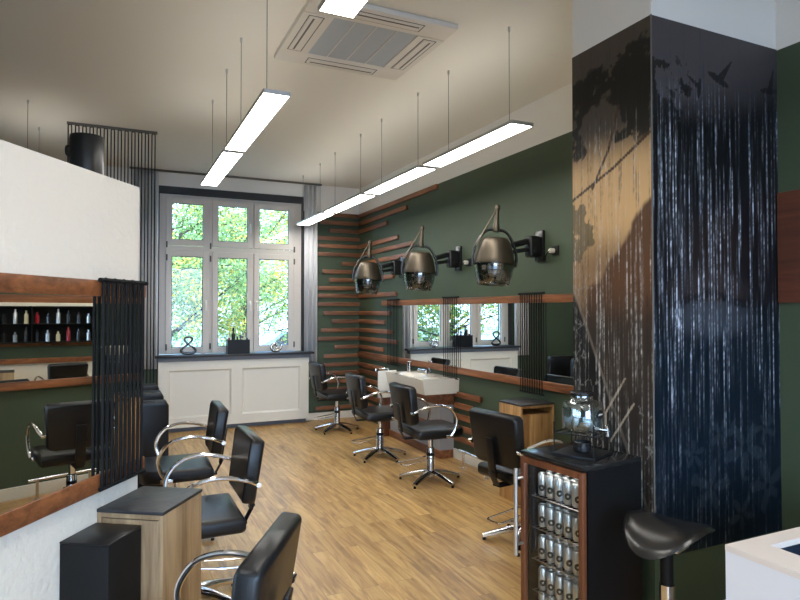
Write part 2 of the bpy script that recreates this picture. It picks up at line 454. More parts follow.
def paint_front(x, z):
    top = srgb(70, 66, 68)[:3]; blk = srgb(15, 16, 20)[:3]; navy = srgb(9, 20, 31)[:3]
    u = (x-2.33)/.94
    line = 2.62 + .22*u + .05*fbm(x, z, 2, 3, 1.0)
    c = lerp(blk, top, sm(line-.22, line+.05, z))
    c = lerp(c, navy, sm(1.62, 1.35, z))
    c = lerp(c, srgb(34, 28, 26)[:3], sm(.32, .1, math.hypot((u-.45), (z-1.86)*1.1))*.8)
    # lips: dark line with a lighter lower lip
    l = ((u-.44)/.36)**2 + ((z-1.50-.02)/.12)**2
    if z < 1.60: c = lerp(c, srgb(58, 62, 70)[:3], sm(1.25, .1, l)*.75)
    if z >= 1.60: c = lerp(c, srgb(52, 46, 46)[:3], sm(1.3, .3, ((u-.42)/.33)**2+((z-1.66)/.11)**2)*.6)
    mouth = 1.605 + .03*math.cos((u-.42)*9)*sm(.5, .1, abs(u-.42))
    if abs(u-.44) < .4 and abs(z-mouth) < .020: c = lerp(c, (.006, .006, .008), .85)
    # tree reaching round the corner
    t = .45 + .75*fbm(x*1.1, z, 4.5, 5, 12.1) + .42*fbm(x, z, 21, 4, 7.9)
    dn = sm(.45, .1, u)*sm(2.9, 2.66, z)*sm(2.0, 2.25, z)
    if t*.62+dn*.55-.12 > .55: c = lerp(c, srgb(12, 13, 14)[:3], .9*min(1, dn*1.8))
    if bird(x, z, 2.80, 2.74, .15, -.35) or bird(x, z, 2.66, 2.67, .10, 1.4) or bird(x, z, 2.86, 2.42, .11, 1.2) or bird(x, z, 3.1, 2.5, .11, 1.7) or bird(x, z, 3.2, 2.74, .13, .1):
        c = lerp(c, srgb(14, 14, 18)[:3], .85)
    # flowers near the foot
    if z < 1.0:
        for fx, fz, fr in ((2.98, .84, .17), (2.72, .66, .15), (3.16, .62, .15), (2.80, .93, .09), (3.14, .93, .10), (2.6, .84, .08), (2.95, .50, .10)):
            dx, dz = x-fx, z-fz; r = math.hypot(dx, dz)
            if r < fr:
                pet = .55+.45*math.cos(5*math.atan2(dz, dx)+fx*9)
                if r < fr*pet*(1+.5*fbm(x, z, 14, 2, 5.0)) and r > fr*.13: c = lerp(c, srgb(40, 48, 56)[:3], .5)
    s = streak(x, z, .50, 1.0, .0062)*sm(2.84, 2.4, z + .12*(1-u))*(.15+.85*sm(.8, 1.5, z))
    c = lerp(c, srgb(196, 204, 218)[:3], min(.92, s*.75))
    s2 = streak(x, z, .5, 6.0, .011)*sm(.6, .9, z)
    return lerp(c, srgb(40, 50, 64)[:3], min(.5, s2*.3))

def mural_mesh(name, o, du, dv, nu, nv, fn, thick):
    """a printed sheet: colours of the print stored per corner of a fine grid, with real thickness"""
    verts = []; cols = []
    for j in range(nv+1):
        for i in range(nu+1):
            p = (o[0]+du[0]*i/nu, o[1]+du[1]*i/nu, o[2]+dv*j/nv)
            verts.append(p); cols.append(fn(*p))
    faces = [(j*(nu+1)+i, j*(nu+1)+i+1, (j+1)*(nu+1)+i+1, (j+1)*(nu+1)+i) for j in range(nv) for i in range(nu)]
    me = bpy.data.meshes.new(name); me.from_pydata(verts, [], faces)
    a = me.color_attributes.new('print', 'FLOAT_COLOR', 'POINT')
    flat = []
    for c in cols: flat += [max(0, c[0]), max(0, c[1]), max(0, c[2]), 1]
    a.data.foreach_set('color', flat)
    return me
mur = thing('wall_mural', 'glossy dark photo mural of trees, birds, lips and streaks wrapping the column', 'mural', (cx0, cy0, mz0))
mm = attr_mat('mural_print', .36, .22)
e1 = mural_mesh('side_panel', (cx0, cy1, mz0), (0, cy0-cy1), mz1-mz0, 150, 330, lambda x, y, z: paint_side(y, z), .004)
e2 = mural_mesh('front_panel', (cx0, cy0, mz0), (cx1-cx0, 0), mz1-mz0, 250, 330, lambda x, y, z: paint_front(x, z), .004)
for me, nm in ((e1, 'side_panel'), (e2, 'front_panel')):
    me.materials.append(mm)
    o = bpy.data.objects.new(nm, me); C.objects.link(o); o.parent = mur
    o.matrix_parent_inverse = T3((-cx0, -cy0, -mz0))
    s = o.modifiers.new('thickness', 'SOLIDIFY'); s.thickness = .003; s.offset = -1
bm = bmesh.new(); tube(bm, [(cx0-.002, cy0-.002, mz0), (cx0-.002, cy0-.002, mz1)], .004, 6)
o = obj('corner_bead', bm, M['slot'], mur); o.matrix_parent_inverse = T3((-cx0, -cy0, -mz0))

# ------------------------------------------------------------------ window
win = thing('window_1', None, None, kind='structure')
fy0, fy1 = 8.50, 8.57
X0, X1, Z0, Z1 = .512, 2.408, .985, 3.085
cols = [(.665, 1.06), (1.25, 1.645), (1.805, 2.22)]
rowz = [(1.07, 2.27), (2.49, 2.97)]
bm = bmesh.new()
box(bm, X0, .60, fy0, fy1, Z0, Z1); box(bm, 2.30, X1, fy0, fy1, Z0, Z1)
box(bm, .60, 2.30, fy0, fy1, Z0, 1.0); box(bm, .60, 2.30, fy0, fy1, 3.04, Z1)
box(bm, 1.125, 1.185, fy0, fy1, 1.0, 3.04); box(bm, 1.705, 1.745, fy0, fy1, 1.0, 3.04)
for a, b in ((.60, 1.125), (1.185, 1.705), (1.745, 2.30)): box(bm, a, b, fy0, fy1, 2.35, 2.41)
obj('window_frame', bm, M['pvc'], win, False)
bounds = [(.595, 1.13), (1.18, 1.715), (1.735, 2.29)]
for (g0, g1), (s0, s1) in zip(cols, bounds):
    for (h0, h1), (t0, t1) in zip(rowz, ((.995, 2.345), (2.415, 3.045))):
        bm = bmesh.new()
        box(bm, s0, g0, fy0-.03, fy0+.03, t0, t1, .004); box(bm, g1, s1, fy0-.03, fy0+.03, t0, t1, .004)
        box(bm, g0, g1, fy0-.028, fy0+.028, t0, h0, .004); box(bm, g0, g1, fy0-.028, fy0+.028, h1, t1, .004)
        s = obj('window_sash', bm, M['pvc'], win, False)
        obj('pane', B(g0-.005, g1+.005, fy0-.004, fy0+.004, h0-.005, h1+.005), M['glass'], s, False)
        bm = bmesh.new()
        for q in ((g0, g0+.008, h0, h1), (g1-.008, g1, h0, h1), (g0+.008, g1-.008, h0, h0+.008), (g0+.008, g1-.008, h1-.008, h1)):
            box(bm, q[0], q[1], fy0-.014, fy0-.005, q[2], q[3])
        obj('seal', bm, M['slot'], s, False)
for hx, hz in ((1.095, 1.66), (1.68, 1.66), (1.77, 1.66), (1.68, 2.72)):
    bm = bmesh.new(); box(bm, hx-.014, hx+.014, fy0-.045, fy0-.03, hz-.03, hz+.03, .003); box(bm, hx-.011, hx+.011, fy0-.075, fy0-.045, hz-.012, hz+.012, .003); box(bm, hx-.011, hx+.011, fy0-.085, fy0-.07, hz-.11, hz+.012, .004)
    obj('window_handle', bm, M['trimwhite'], win)
bm = bmesh.new()
for hx in (.605, 1.155, 2.30):
    for hz in (1.08, 2.25, 2.42): box(bm, hx-.010, hx+.010, fy0-.045, fy0-.028, hz-.04, hz+.04, .003)
obj('hinge', bm, M['slot'], win)

# radiator cover and window board
rad = thing('radiator_cover', 'white panelled radiator cover under the window', 'radiator cover', (1.465, 8.34, 0))
rm = T3((-1.465, -8.34, 0))
bm = bmesh.new(); ry = 8.25
box(bm, .50, 2.45, ry, WY, .06, .10); 
box(bm, .50, .62, ry, ry+.03, .10, .905); box(bm, 2.33, 2.45, ry, ry+.03, .10, .905)
box(bm, .62, 2.33, ry, ry+.03, .79, .905); box(bm, .62, 2.33, ry, ry+.03, .10, .18); box(bm, 1.40, 1.54, ry, ry+.03, .18, .79)
box(bm, .50, .53, ry+.03, WY, .10, .905); box(bm, 2.42, 2.45, ry+.03, WY, .10, .905); box(bm, .53, 2.42, ry+.03, WY, .88, .905)
o = obj('frame', xf(bm, rm), M['trimwhite'], rad, False)
for a, b in ((.62, 1.40), (1.54, 2.33)):
    obj('panel', xf(B(a+.02, b-.02, ry+.026, ry+.03, .20, .77), rm), M['trimwhite'], rad, False)
    bm = bmesh.new()
    O_ = [(a, .18), (b, .18), (b, .79), (a, .79)]; I_ = [(a+.022, .202), (b-.022, .202), (b-.022, .768), (a+.022, .768)]
    vo = [bm.verts.new((x, ry, z)) for x, z in O_]; vi = [bm.verts.new((x, ry+.026, z)) for x, z in I_]; vb = [bm.verts.new((x, ry+.03, z)) for x, z in O_]
    for k in range(4):
        j = (k+1) % 4; bm.faces.new([vo[k], vo[j], vi[j], vi[k]]); bm.faces.new([vo[k], vb[k], vb[j], vo[j]])
    obj('moulding', xf(bm, rm), M['trimwhite'], rad, False)
obj('plinth', xf(B(.53, 2.42, ry+.06, WY, 0, .06), rm), M['plinth'], rad, False)
sill = thing('window_board', 'dark window board with a blue grey front edge above the radiator cover', 'window sill', (1.49, 8.33, .905))
sm_ = T3((-1.49, -8.33, -.905))
obj('top_board', xf(B(.46, 2.52, 8.205, WY+.075, .955, .982, .004), sm_), M['slate'], sill)
obj('front_edge', xf(B(.49, 2.47, 8.225, WY-.002, .905, .955), sm_), M['plinth'], sill, False)

# curtains
def curtain(x0, x1, z0, z1, label, y=8.345, n=5):
    bm = bmesh.new(); N = 60; rows = []
    for j in range(2):
        z = (z0, z1)[j]; r = []
        for i in range(N+1):
            t = i/N; r.append(bm.verts.new((x0+(x1-x0)*t, y+.028*math.sin(t*n*2*PI), z)))
        rows.append(r)
    for i in range(N): bm.faces.new([rows[0][i], rows[0][i+1], rows[1][i+1], rows[1][i]])
    o = obj('curtain', bm, M['curtain'])
    s = o.modifiers.new('thickness', 'SOLIDIFY'); s.thickness = .004
    tag(o, label, 'curtain', 'curtains either side of the window')
curtain(2.41, 2.60, .815, 3.325, 'narrow pale grey curtain right of the window, beside the wooden slats', n=3)
curtain(.20, .49, .815, 3.325, 'narrow grey curtain left of the window, half behind the cord screen', n=4)
bm = B(.15, 2.66, 8.32, 8.36, 3.338, 3.36, .004)
tag(obj('curtain_rail', bm, M['slot']), 'thin grey curtain rail along the ceiling above the window', 'curtain rail')

# ------------------------------------------------------------------ wall slats
ORD = ['topmost', 'second', 'third', 'fourth', 'fifth', 'sixth', 'seventh', 'eighth', 'ninth', 'tenth', 'eleventh', 'twelfth', 'thirteenth', 'fourteenth', 'fifteenth', 'sixteenth', 'seventeenth', 'eighteenth', 'nineteenth', 'twentieth', 'twenty-first', 'twenty-second', 'twenty-third', 'twenty-fourth']
zk = [2.945, 2.83, 2.715, 2.60, 2.49, 2.37, 2.24, 2.12, 2.0, 1.88, 1.77, 1.65, 1.52, 1.40, 1.275, 1.15, 1.03, .90, .775, .655, .535, .42, .305, .16]
lx = [2.61, 2.67, 2.80, 2.63, 2.63, 2.63, 2.99, 2.70, 2.80, 2.63, 2.63, 2.63, 2.71, 2.84, 2.68, 2.63, 2.88, 2.72, 2.68, 2.66, 2.72, 2.76, 2.66, 2.60]
ry_ = {0: 5.98, 1: 6.77, 2: 7.37, 4: 7.03, 5: 6.60, 6: 6.66, 8: 7.16, 10: 7.09, 12: 7.26, 13: 7.45, 14: 7.22, 15: 7.06, 16: 7.5, 17: 7.27, 18: 7.5}
hh = .0275
for k, z in enumerate(zk):
    o = obj('wall_batten', B(lx[k], WX-.001 - (0.0), WY-.028, WY, z-hh, z+hh, .003), M['slat'])
    tag(o, 'reddish wooden batten on the window wall beside the curtain, %s from the top' % ORD[k], 'wall batten', 'wooden battens on the window wall')
cnt = 0
for k in sorted(ry_):
    o = obj('wall_batten', B(WX-.028, WX, ry_[k], WY-.030, zk[k]-hh, zk[k]+hh, .003), M['slat_y'])
    tag(o, 'reddish wooden batten on the right wall in the corner, %s from the top' % ORD[cnt], 'wall batten', 'wooden battens on the right wall near the corner')
    cnt += 1
for i, (z, ye) in enumerate(((.68, 5.10), (.565, 5.25), (.45, 5.25), (.335, 5.2), (.22, 5.14))):
    o = obj('wall_batten', B(WX-.028, WX, ye, 5.60, z-hh, z+hh, .003), M['slat_y'])
    tag(o, 'short wooden batten on the green wall just right of the washbasin, %s from the top' % ORD[i], 'wall batten', 'short wooden battens right of the washbasin')
for i, z in enumerate((.68, .565, .45, .335, .22)):
    o = obj('wall_batten', B(WX-.028, WX, 7.12, WY-.03, z-hh, z+hh, .003), M['slat_y'])
    tag(o, 'low wooden batten on the right wall between corner and washbasin, %s from the top' % ORD[i], 'wall batten', 'low wooden battens left of the washbasin')

# ------------------------------------------------------------------ mirrors with rails
mir = thing('wall_mirror', 'long horizontal mirror between two wooden rails on the right wall', 'mirror', (WX, 4.8, .96))
q = T3((-WX, -4.8, -.96))
obj('mirror_glass', xf(B(WX-.030, WX-.003, 2.70, 6.86, .955, 1.63), q), M['mirror'], mir, False)
obj('rail', xf(B(WX-.040, WX-.001, 2.70, 7.50, 1.62, 1.686, .003), q), M['slat_y'], mir)
obj('rail', xf(B(WX-.040, WX-.001, 2.70, WY-.03, .898, .966, .003), q), M['slat_y'], mir)

def cord_screen(name, label, pts0, pts1, ztop, zbot, n, r, off, group, bar=True, gaps=None):
    """hairpin cords stretched between a black top bar and the rail below; pts0->pts1 horizontal run"""
    a = Vector(pts0); b = Vector(pts1)
    t = thing(name, label, 'cord screen', (a.x, a.y, zbot), group=group)
    q = T3((-a.x, -a.y, -zbot))
    nrm = Vector(off)
    if bar:
        bm = bmesh.new(); d_ = (b-a).normalized()
        tube(bm, [a-d_*.012+nrm+Vector((0, 0, ztop)), b+d_*.012+nrm+Vector((0, 0, ztop))], .009, 8)
        obj('top_bar', xf(bm, q), M['cord'], t)
    for i in range(n):
        u0 = (i+.18)/n; u1 = (i+.66)/n
        p = a.lerp(b, u0)+nrm; s = a.lerp(b, u1)+nrm
        mid = (p+s)/2; w = (s-p).length/2; dr = (s-p).normalized()
        path = [Vector((p.x, p.y, zbot))]
        path.append(Vector((p.x, p.y, ztop+.0-w*.6)))
        for k in range(1, 8):
            an = PI*k/8; c_ = mid - dr*math.cos(an)*w
            path.append(Vector((c_.x, c_.y, ztop-w*.6+math.sin(an)*w)))
        path.append(Vector((s.x, s.y, ztop-w*.6))); path.append(Vector((s.x, s.y, zbot)))
        bm = bmesh.new(); tube(bm, path, r, 6)
        obj('cord', xf(bm, q), M['cord'], t)
    bm = bmesh.new(); tube(bm, [a+nrm+Vector((0, 0, zbot+.004)), b+nrm+Vector((0, 0, zbot+.004))], r*1.5, 6)
    obj('bottom_bar', xf(bm, q), M['cord'], t)
    return t
G = 'black cord screens across the mirrors'
X_ = WX-.052
cord_screen('cord_screen', 'black cord screen at the far end of the right wall mirror', (X_, 7.28, 0), (X_, 6.92, 0), 1.695, .86, 4, .004, (0, 0, 0), G)
cord_screen('cord_screen', 'black cord screen across the middle of the right wall mirror', (X_, 5.79, 0), (X_, 5.47, 0), 1.695, .84, 4, .004, (0, 0, 0), G)
cord_screen('cord_screen', 'black cord screen across the right wall mirror nearest the column', (X_, 4.41, 0), (X_, 4.08, 0), 1.70, .85, 5, .004, (0, 0, 0), G)
cord_screen('cord_curtain', 'tall screen of black hairpin cords hanging from the ceiling left of the window', (-.43, 6.60, 0), (.375, 6.60, 0), 3.33, .02, 13, .0055, (0, 0, 0), None, bar=False)['category'] = 'cord curtain'
bm = B(-.43, .375, 6.59, 6.61, 3.335, 3.36)
tag(obj('ceiling_track', bm, M['slot']), 'narrow grey ceiling track holding the hanging cord screen', 'ceiling track')

# ------------------------------------------------------------------ left partition with mirror
u = Vector((.559, .829, 0)); nn = Vector((.829, -.559, 0)); E0 = Vector((.095, 2.88, 0))
def PM(): # local: x along u (0 at the free end, negative to the camera), y along the mirror side normal
    m = Matrix(((u.x, nn.x, 0, E0.x), (u.y, nn.y, 0, E0.y), (0, 0, 1, 0), (0, 0, 0, 1))); return m
PMT = PM()
def P(bm):
    bmesh.ops.transform(bm, matrix=PMT, verts=bm.verts[:]); bmesh.ops.reverse_faces(bm, faces=bm.faces[:]); return bm
struct('wall_partition_near', P(B(-2.3, 0, -.12, 0, 0, 2.088, .003)), M['plaster'])
pm = thing('wall_mirror', 'long mirror between two wooden rails on the white partition at the left', 'mirror', E0 + Vector((0, 0, .9)))
q = T3(-(E0+Vector((0, 0, .9))))
obj('mirror_glass', xf(P(B(-2.2, -.025, .002, .027, .92, 1.612)), q), M['mirror'], pm, False)
def railmat(n):
    return wood_mat(n, srgb(96, 54, 30), srgb(156, 96, 56), 'Y', 16)
rl = railmat('partition_rail_wood')
obj('rail', xf(P(B(-2.25, -.005, .0, .035, 1.607, 1.668, .003)), q), rl, pm)
obj('rail', xf(P(B(-2.25, -.005, .0, .035, .858, .925, .003)), q), rl, pm)
a = PMT @ Vector((-.32, .046, 0)); b = PMT @ Vector((-.03, .046, 0))
cord_screen('cord_screen', 'large black cord screen at the free end of the left partition mirror', a, b, 1.668, .868, 5, .0062, (0, 0, 0), G)

# second partition further back (only its reflection shows)
u2 = Vector((.243, .970, 0)); n2 = Vector((.970, -.243, 0)); E2 = Vector((.08, 5.0, 0))
PM2 = Matrix(((u2.x, n2.x, 0, E2.x), (u2.y, n2.y, 0, E2.y), (0, 0, 1, 0), (0, 0, 0, 1)))
def P2(bm):
    bmesh.ops.transform(bm, matrix=PM2, verts=bm.verts[:]); bmesh.ops.reverse_faces(bm, faces=bm.faces[:]); return bm
struct('wall_partition_far', P2(B(-1.5, 0, -.12, 0, 0, 2.07, .003)), M['plaster'])
sh = thing('product_shelf', 'black shelf with hair products on the far partition, seen only in the left mirror', 'shelf', E2 + Vector((0, 0, 1.1)))
q = T3(-(E2+Vector((0, 0, 1.1))))
bm = bmesh.new()
for z_ in (1.13, 1.37, 1.60): box(bm, -1.49, -.01, .013, .12, z_, z_+.015)
box(bm, -1.49, -.01, .001, .013, 1.13, 1.615)
for x_ in (-1.49, -.75, -.022): box(bm, x_, x_+.012, .013, .12, 1.145, 1.60)
obj('shelf_body', xf(P2(bm), q), M['blackmatt'], sh, False)
obj('rail', xf(P2(B(-1.5, 0, .001, .035, 1.085, 1.125, .003)), q), rl, sh)
rl2 = obj('wooden_rail', P2(B(-1.5, 0, .001, .035, .858, .925, .003)), rl)
tag(rl2, 'low wooden rail on the far partition below the product shelf', 'rail')
gp = obj('green_board', P2(B(-1.5, 0, .001, .01, .925, 1.085)), M['green'], None, False)
tag(gp, 'green board between the two rails of the far partition', 'board')
FIRST = ['first'] + ORD[1:]
for si, z_ in enumerate((1.145, 1.385)):
    for i_ in range(12):
        x_ = -1.42+i_*.122
        if abs(x_+.744) < .04: x_ += .03
        hh_ = .13+.06*((i_*7+si*3) % 4)/3; r_ = .024
        bm = bmesh.new(); lathe(bm, [(r_, 0), (r_, hh_*.7), (r_*.45, hh_*.8), (r_*.45, hh_)], seg=10, cap0=True, cap1=True)
        o = obj('hair_product_bottle', bm, M[('steel', 'hoodblack', 'blackglaze', 'cream', 'hoodblack', 'steel', 'red')[(i_*3+si*2) % 7]]); o.location = PM2 @ Vector((x_, .066, z_))
        tag(o, 'bottle on the %s board of the black partition shelf, %s from its near end' % (('lower', 'upper')[si], FIRST[i_]), 'bottle', 'products on the black partition shelf')

# black cylinder standing on the far partition
ct = PM2 @ Vector((-.88, -.03, 2.07))
cy_ = thing('wall_lamp', 'black cylindrical uplighter standing on top of the partition at the left', 'lamp', ct)
bm = bmesh.new(); lathe(bm, [(.082, 0), (.088, .01), (.094, .24), (.096, .26), (.097, .52), (.094, .54), (.080, .54), (.078, .51)], seg=32, cap0=True, cap1=True)
obj('lamp_shade', bm, mat('black_lacquer', (.018, .017, .016, 1), .3, metal=.4), cy_)
bm = bmesh.new(); tube(bm, smooth_path([(-.090, -.02, .47), (-.106, -.025, .46), (-.106, -.025, .42), (-.090, -.02, .41)], 5), .008, 8)
obj('handle', bm, M['blackmetal'], cy_)

# ------------------------------------------------------------------ cabinets with slate top and black box
def cabinet(loc, rz, label, w, d, h, wood, s=.035):
    """local: back on x=0 plane (wall), front side faces -y; x to +d away from the wall"""
    t = thing('side_cabinet', label, 'cabinet', loc, rz, 'wooden side cabinets')
    bm = bmesh.new(); th = .018
    box(bm, d-th, d, 0, w, 0, h-.014, .0015); box(bm, 0, th, 0, w, 0, h-.014, .0015)
    box(bm, th, d-th, 0, w, h-.014-th, h-.014); box(bm, th, d-th, w-th, w, 0, h-.014-th); box(bm, th, d-th, .02, w-th, h-s-th, h-s)
    box(bm, th, d-th, .0, w-th, 0, .03)
    obj('body', bm, wood, t)
    obj('door', B(th+.002, d-th-.002, .004, .02, .034, h-s-.002, .001), wood, t)
    obj('top_plate', B(-.0, d+.003, -.004, w+.003, h-.014, h, .003), M['slate'], t)['label'] = 'dark slate top plate'
    return t
cabL_o = PMT @ Vector((-.275, .002, 0))
# local x = nn, local y = u  ->  rotation taking X to nn
rzL = math.atan2(nn.y, nn.x)
cabL = cabinet(cabL_o, rzL, 'grey-brown wooden cabinet with slate top against the left partition', .31, .275, .785, M['oakgrey'])
cabR = cabinet((WX, 4.31, 0), PI, 'warm oak cabinet with slate top and open slot against the right wall', .30, .335, .80, M['oak'])
# right cabinet's open side must face the camera: mirror it by building on its own
for o in list(cabR.children): bpy.data.objects.remove(o, do_unlink=True)
bm = bmesh.new(); th = .018; h = .80; s = .085
x0, x1, y0, y1 = -.335, 0, -.30, 0
box(bm, x0, x0+th, y0, y1, 0, h-.014, .0015); box(bm, x1-th, x1, y0, y1, 0, h-.014, .0015)
box(bm, x0+th, x1-th, y0, y1, h-.014-th, h-.014); box(bm, x0+th, x1-th, y1-th, y1, 0, h-.014-th)
box(bm, x0+th, x1-th, y0+.02, y1-th, h-s-th, h-s); box(bm, x0+th, x1-th, y0, y1-th, 0, .03)
cabR.rotation_euler = (0, 0, 0)
obj('body', bm, M['oak'], cabR)
obj('door', B(x0+th+.002, x1-th-.002, y0+.004, y0+.02, .034, h-s-.002, .001), M['oak'], cabR)
obj('top_plate', B(x0-.003, x1, y0-.004, y1+.003, h-.014, h, .003), M['slate'], cabR)['label'] = 'dark slate top plate'

rz2 = math.atan2(n2.y, n2.x)
cabinet(PM2 @ Vector((-1.25, .002, 0)), rz2, 'wooden cabinet with slate top at the far partition, seen only in the left mirror', .31, .275, .785, M['oakgrey'])

# black tool boxes
def black_box(loc, rz, label, dx, dy, z0, z1):
    t = thing('black_tool_box', label, 'box', loc, rz, 'black tool boxes beside the cabinets')
    bm = bmesh.new(); box(bm, 0, dx, 0, dy, z0, z1-.008, .003)
    obj('body', bm, M['blackmatt'], t)
    obj('lid', B(-.001, dx+.001, -.001, dy+.001, z1-.008, z1, .003), M['blackmetal'], t)
black_box(PMT @ Vector((-.275-.205, .002, 0)), rzL, 'tall black box beside the grey-brown cabinet at the left partition', .19, .20, 0, .733)
black_box((WX-.20, 4.32, 0), 0, 'small black box behind the oak cabinet on the right wall', .19, .11, 0, .74)

# ------------------------------------------------------------------ salon chairs
def make_chair(label):
    t = thing('salon_chair', label, 'chair', group='black leather salon chairs with chrome arms')
    # star base
    for k in range(5):
        an = 2*PI*k/5 + .3
        c, s_ = math.cos(an), math.sin(an)
        bm = bmesh.new()
        path = smooth_path([(0.02*c, .02*s_, .085), (.10*c, .10*s_, .075), (.20*c, .20*s_, .052), (.29*c, .29*s_, .026)], 4)
        tube(bm, path, .02, 10, rs=[.040-.015*i/(len(path)-1) for i in range(len(path))], flat=.62)
        leg = obj('base_leg', bm, M['chrome'], t)
        bm = bmesh.new(); cyl(bm, .283*c, .283*s_, 0, .016, .012, 12)
        obj('foot', bm, M['blackmatt'], leg)
    bm = bmesh.new(); lathe(bm, [(.045, .035), (.052, .06), (.05, .095), (.036, .115), (.036, .30), (.034, .305), (.024, .31), (.024, .415)], seg=24, cap0=True, cap1=True)
    obj('pedestal', bm, M['chrome'], t)
    bm = bmesh.new(); lathe(bm, [(.0385, .235), (.0385, .262)], seg=24, cap0=True, cap1=True)
    obj('collar', bm, M['blackmetal'], t)
    bm = bmesh.new()
    tube(bm, smooth_path([(-.055, -.02, .215), (-.058, -.12, .20), (-.062, -.27, .185), (-.045, -.30, .185), (.045, -.30, .185), (.062, -.27, .185), (.058, -.12, .20), (.055, -.02, .215)], 5), .006, 8)
    tube(bm, [(-.055, -.02, .215), (.055, -.02, .215)], .006, 8)
    obj('pump_lever', bm, M['chrome'], t)
    bm = B(-.13, .13, -.11, .11, .40, .425, .006)
    obj('seat_plate', bm, M['blackmetal'], t)
    # seat cushion
    poly = [(-.245, -.20), (-.235, -.225), (.235, -.225), (.245, -.20), (.25, .12), (.235, .20), (.19, .235), (-.19, .235), (-.235, .20), (-.25, .12)]
    bm = bmesh.new(); prism(bm, poly, .425, .51, 'Z', bevel=.028, seg=4)
    for v in bm.verts:
        if v.co.z > .47: v.co.z -= .012*max(0, 1-((v.co.x/.22)**2+(v.co.y/.2)**2)) - .004*sm(.1, .23, v.co.y)
    obj('seat', bm, M['leather'], t, angle=60)
    # backrest
    poly = [(-.195, .010), (-.212, .035), (-.232, .315), (-.215, .340), (.215, .340), (.232, .315), (.212, .035), (.195, .010), (.16, 0), (-.16, 0)]
    bm = bmesh.new(); prism(bm, poly, -.030, .030, 'Y', bevel=.018, seg=4)
    for v in bm.verts: v.co.y += .045*(v.co.x/.23)**2*(1 if v.co.y > 0 else .6)
    mt = T3((0, -.265, .547)) @ RX_(R(9))
    xf(bm, mt); obj('backrest', bm, M['leather'], t, angle=60)
    bm = bmesh.new(); box(bm, -.034, .034, -.046, -.032, -.07, .19, .003); xf(bm, mt)
    box(bm, -.034, .034, -.27, -.10, .403, .415, .003)
    tube(bm, [(0, -.312, .50), (0, -.262, .409)], .034, 4, flat=.2)
    obj('back_bracket', bm, M['blackmetal'], t)
    for s_ in (-1, 1):
        bm = bmesh.new()
        pth = smooth_path([(.238*s_, -.285, .665), (.260*s_, -.215, .698), (.270*s_, -.12, .722), (.276*s_, -.02, .722), (.278*s_, .07, .685), (.276*s_, .122, .60), (.270*s_, .108, .51), (.262*s_, .075, .455)], 6)
        tube(bm, pth, .0115, 10)
        box(bm, min(.236*s_, .262*s_), max(.236*s_, .262*s_), .03, .11, .435, .462, .004)
        a_ = obj('armrest', bm, M['chrome'], t)
        bm = bmesh.new(); tube(bm, [(.222*s_, -.285, .665), (.254*s_, -.285, .665)], .013, 12); obj('bolt', bm, M['chrome'], a_)
    return t
chairs = [
    ((2.62, 7.53), 88, 'black leather salon chair nearest the window corner, in front of the wooden slats'),
    ((2.56, 5.98), 92, 'black leather salon chair in front of the washbasin, second from the window'),
    ((2.62, 4.95), 92, 'black leather salon chair right of the washbasin, seen from behind'),
    ((2.53, 3.40), 82, 'black leather salon chair beside the oak cabinet, half hidden by the drinks fridge'),
    ((.39, 4.48), -88, 'black leather salon chair facing left, farthest of the three on the left side'),
    ((.385, 3.38), -90, 'black leather salon chair facing left, middle of the three on the left side'),
    ((.175, 1.93), -61, 'black leather salon chair nearest the camera, its backrest at the bottom edge'),
]
ch0 = make_chair(chairs[0][2])
for i, ((x, y), a_, lab) in enumerate(chairs):
    if i == 0: ch0.location = (x, y, 0); ch0.rotation_euler = (0, 0, az(a_))
    else: dup(ch0, (x, y, 0), az(a_), lab)

# ------------------------------------------------------------------ backwash chairs at the left far side
def backwash(x, y, lab, bowl=True):
    t = thing('backwash_chair', lab, 'chair', (x, y, 0), group='black backwash chairs in a row')
    for s_ in (-1, 1):
        poly = [(-.25, .02), (.21, .02), (.245, .30), (.245, .80), (.22, .84), (-.22, .84), (-.25, .80)]
        bm = bmesh.new(); prism(bm, poly, s_*.275-.045, s_*.275+.045, 'Y', bevel=.02, seg=3)
        obj('side_panel', bm, M['leather'], t)
    obj('seat', B(-.2, .24, -.225, .225, .02, .46, .03, 3), M['bluepad'], t)
    obj('backrest', xf(B(-.05, .05, -.225, .225, 0, .5, .03, 3), T3((-.22, 0, .42)) @ RY_(R(-12))), M['bluepad'], t)
    bm = bmesh.new(); lathe(bm, [(.06, .84), (.12, .86), (.17, .93), (.20, 1.0), (.205, 1.02), (.19, 1.015), (.15, .94), (.05, .90)], seg=28, cap0=True, cap1=True)
    for v in bm.verts: v.co.x = v.co.x*1.25 - .56
    obj('wash_bowl', bm, M['ceramic'], t)['label'] = 'white ceramic wash bowl'
    obj('bowl_column', B(-.66, -.46, -.12, .12, 0, .87, .01), M['blackmatt'], t)
backwash(.15, 5.50, 'black backwash chair nearest of the row behind the left partition')
backwash(.15, 6.15, 'middle black backwash chair of the row, left of the radiator cover')
backwash(.05, 7.45, 'black backwash chair with white bowl nearest the window wall')

# ------------------------------------------------------------------ washbasin unit
ws = thing('washbasin', 'wide white ceramic washbasin on the right wall behind the chairs', 'washbasin', (WX, 6.0, .84))
q = T3((-WX, -6.0, -.84))
def sdf_round(x, y, bx, by, r): 
    qx, qy = abs(x)-bx+r, abs(y)-by+r
    return math.hypot(max(qx, 0), max(qy, 0))+min(max(qx, qy), 0)-r
